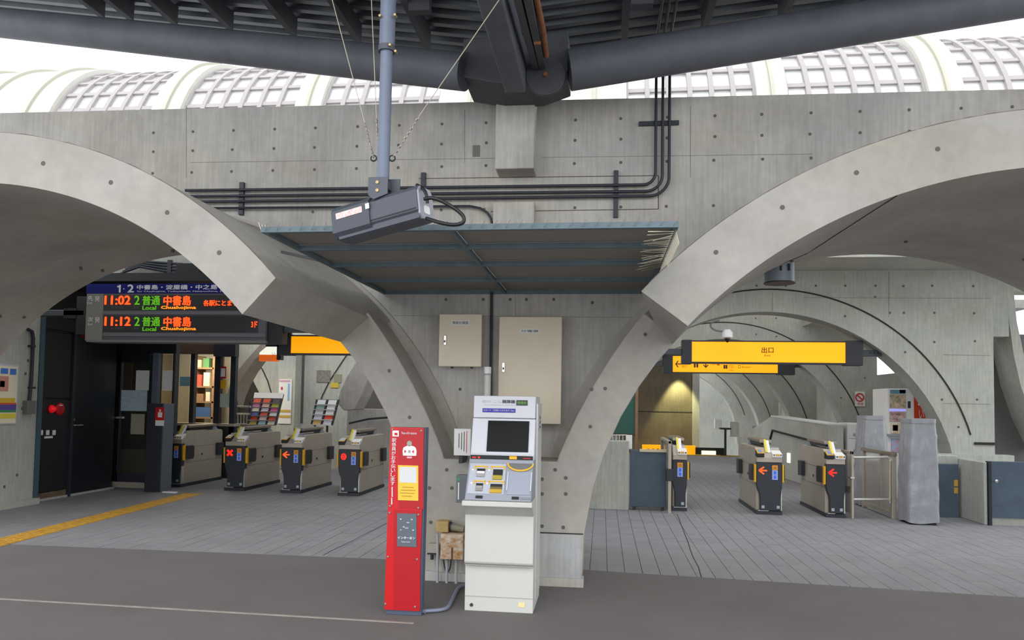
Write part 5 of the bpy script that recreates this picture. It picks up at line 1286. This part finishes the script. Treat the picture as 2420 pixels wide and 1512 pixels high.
MB().box(x0+W_*.82, 5.358, 1.099, x0+W_*.93, 5.364, 1.105).build('red_mark', LETR, m); MB().box(x0+W_*.62, 5.356, 1.094, x0+W_*.73, 5.364, 1.116).build('coin_mark', YEL, m)
fc = slant((5.20,.812),(5.36,1.075))
srect(fc, 'slot_panel', mat('panel_light','#b3b7c1',.45), x0+W_*.05, x0+W_*.58, .16, .93, .004, .008, m)
def slot(ua, ub, ta, tb, fill, cup=None):
    yb_ = srect(fc, 'slot_frame', YEL, x0+W_*ua-.004, x0+W_*ub+.004, tb, tb+.025, .009, .008, m)
    for u in (ua, ub): srect(fc, 'slot_frame', YEL, x0+W_*u-.004, x0+W_*u+.004, tb-.06, tb+.02, .009, .008, m)
    h = (tb-ta)
    s_ = srect(fc, 'slot', BLACK, x0+W_*ua+.014, x0+W_*ub-.010, ta+h*.35, ta+h*.82, .008, .006, m)
    srect(fc, 'slot_mouth', fill, x0+W_*ua+.016, x0+W_*ub-.012, ta+h*.30, ta+h*.55, .011, .005, s_)
    if cup: srect(fc, 'slot_cup', cup, x0+W_*ua+.014, x0+W_*ub-.012, ta, ta+h*.32, .014, .010, m)
slot(.13, .30, .58, .84, WHITE, mat('cup_grey','#9b9c9c',.5)); slot(.37, .56, .52, .84, BLACK, mat('cup_olive','#a8952a',.5))
slot(.14, .29, .22, .46, mat('cup_grey','#9b9c9c',.5), mat('cup_dim','#8b8a80',.5)); slot(.35, .57, .18, .46, mat('cup_brown','#6a5a30',.5), mat('cup_ochre','#c09a2a',.5))
for u, tt in ((.10,.76),(.34,.76),(.10,.42),(.33,.42)): srect(fc, 'arrow_mark', WHITE, x0+W_*u-.008, x0+W_*u+.006, tt-.02, tt+.015, .008, .004, m)
for u, tt in ((.18,.08),(.70,.08)): srect(fc, 'label_black', BLACK, x0+W_*u, x0+W_*(u+.1), tt-.035, tt+.03, .006, .006, m)
srect(fc, 'maker_plate', mat('plate_grey','#7d818c',.5), x0+W_*.82, x0+W_*.96, .04, .10, .005, .004, m)
# coin tray: rounded channel with a yellow lip
cxm = x0+W_*.79; ra = W_*.175
mb = MB(); A = []; Bq = []
for i in range(17):
    a_ = pi+pi*i/16; A.append(fc(cxm+ra*cos(a_), .95+.17*sin(a_), .012)); Bq.append(fc(cxm+(ra+.010)*cos(a_), .95+.21*sin(a_), .012))
mb.strip(A, Bq); mb.strip([fc(cxm+ra*cos(pi+pi*i/16), .95+.17*sin(pi+pi*i/16), .0) for i in range(17)], A); mb.build('coin_tray_lip', YEL, m)
mb = MB(); n_ = 16; mb.add([fc(cxm+ra*.98*cos(pi+pi*i/n_), .95+.16*sin(pi+pi*i/n_), .007) for i in range(n_+1)], [tuple(range(n_+1))]); mb.build('coin_tray', mat('tray_steel','#8d8d8d',.3,.7), m)
srect(fc, 'chute_plate', mat('chute_grey','#989dac',.4), x0+W_*.625, x0+W_*.955, .16, .74, .005, .008, m)
for u in (.618, .958): srect(fc, 'chute_rim', mat('rim_white','#c9ccd6',.4), x0+W_*u-.003, x0+W_*u+.004, .25, .72, .012, .012, m)
sp = MB().box(x1+.0, 5.55, 1.30, x1+.012, 5.60, 1.42).build('side_switch', GREYP, m, bevel=.003)
for z_ in (1.325, 1.36, 1.395): MB().box(x1+.012, 5.56, z_-.01, x1+.016, 5.59, z_+.01).build('switch_button', DKMET, sp)
# grey plate with green mark, left side of the machine
t = thing('wall_reader', 'narrow grey plate with a green dot on the left flank of the white machine', 'plate', (P(1083,1188,5.5).x, 5.6, P(1083,1188,5.5).z))
a, b, c, e = R(1078, 1122, 1091, 1188, 5.55); MB().box(a, 5.55, c, x0, 5.62, e).build('plate', mat('plate_dark','#6f747a',.5), t, bevel=.004)
PB('green_dot', mat('dot_green','#3fa070',.5), t, 1081, 1129, 1087, 1136, 5.545, .006); PB('writing', PAPER, t, 1082, 1140, 1085, 1180, 5.546, .005)
# rusty junction boxes and pipes at the pier foot
t = thing('junction_box', 'rust streaked white junction box on grey pipes between the post and the machine', 'box', (P(1065,1370,6.1).x, 6.1, 0))
a, b, c, e = R(1041, 1262, 1094, 1322, 6.05); MB().box(a, 6.05, c, b, PYF, e).build('box', RUSTY, t, bevel=.004)
PB('lid_gap', mat('rust_dark','#6a4a30',.9), t, 1066, 1294, 1070, 1322, 6.045, .006)
for px in (1034, 1056, 1078): MB().tube([P(px, 1322 if px > 1040 else 1260, 6.12), (P(px,1370,6.12).x, 6.12, 0)], .012, 10).build('pipe', PIPEG, t, smooth=True)
MB().tube(smoothpath([P(1048,1322,6.14), P(1052,1345,6.14), P(1058,1352,6.14), P(1064,1340,6.14), P(1066,1322,6.14)]), .006, 8).build('loose_cable', DKMET, t, smooth=True)
t = thing('pipe_box', 'small square ochre box above the rust streaked junction box', 'box', P(1045,1258,6.1))
a, b, c, e = R(1030, 1232, 1059, 1258, 6.08); MB().box(a, 6.08, c, b, PYF, e).build('box', mat('ochre_box','#b99f6a',.8,var=.15,scale=14), t, bevel=.008)
MB().tube([P(1059,1244,6.14), P(1096,1250,6.14)], .028, 14).build('flange_pipe', mat('olive_pipe','#8f8d78',.6), t, smooth=True); MB().tube([P(1060,1243,6.14), P(1066,1244,6.14)], .04, 14).build('flange', DKMET, t, smooth=True)
t = thing('socket_box', 'small grey socket box low on the pier beside the red post', 'box', P(1020,1310,6.1))
a, b, c, e = R(1011, 1285, 1031, 1307, 6.12); MB().box(a, 6.12, c, b, PYF, e).build('box', mat('socket_grey','#a19d93',.6), t, bevel=.004)
MB().box(a-.004, 6.11, c-.01, b+.004, PYF, c-.002).build('lid', DKMET, t); q = P(1021,1316,6.14); MB().cyl(q+Vector((0,0,.025)), q-Vector((0,0,.02)), .014, 10).build('plug', DKMET, t)
t = tag(MB().tube(smoothpath([(P(1100,1372,6.0).x, 6.0, .02), F(1083,1395)+Vector((0,0,.018)), F(1068,1424)+Vector((0,0,.018)), F(1058,1440)+Vector((0,0,.018)), F(1040,1447)+Vector((0,0,.018)), F(1000,1450)+Vector((0,0,.018)), (xr0+.03, 5.2, .018)]), .014, 10).build('floor_cable', mat('cable_lilac','#7d8096',.4,.1), None, smooth=True), 'grey floor cable running from the red post to the pier foot', 'cable')
MB().tube([P(1002,1350,6.18), P(1032,1354,6.18)], .008, 8).build('pier_pipe', PIPEG, pier, smooth=True)
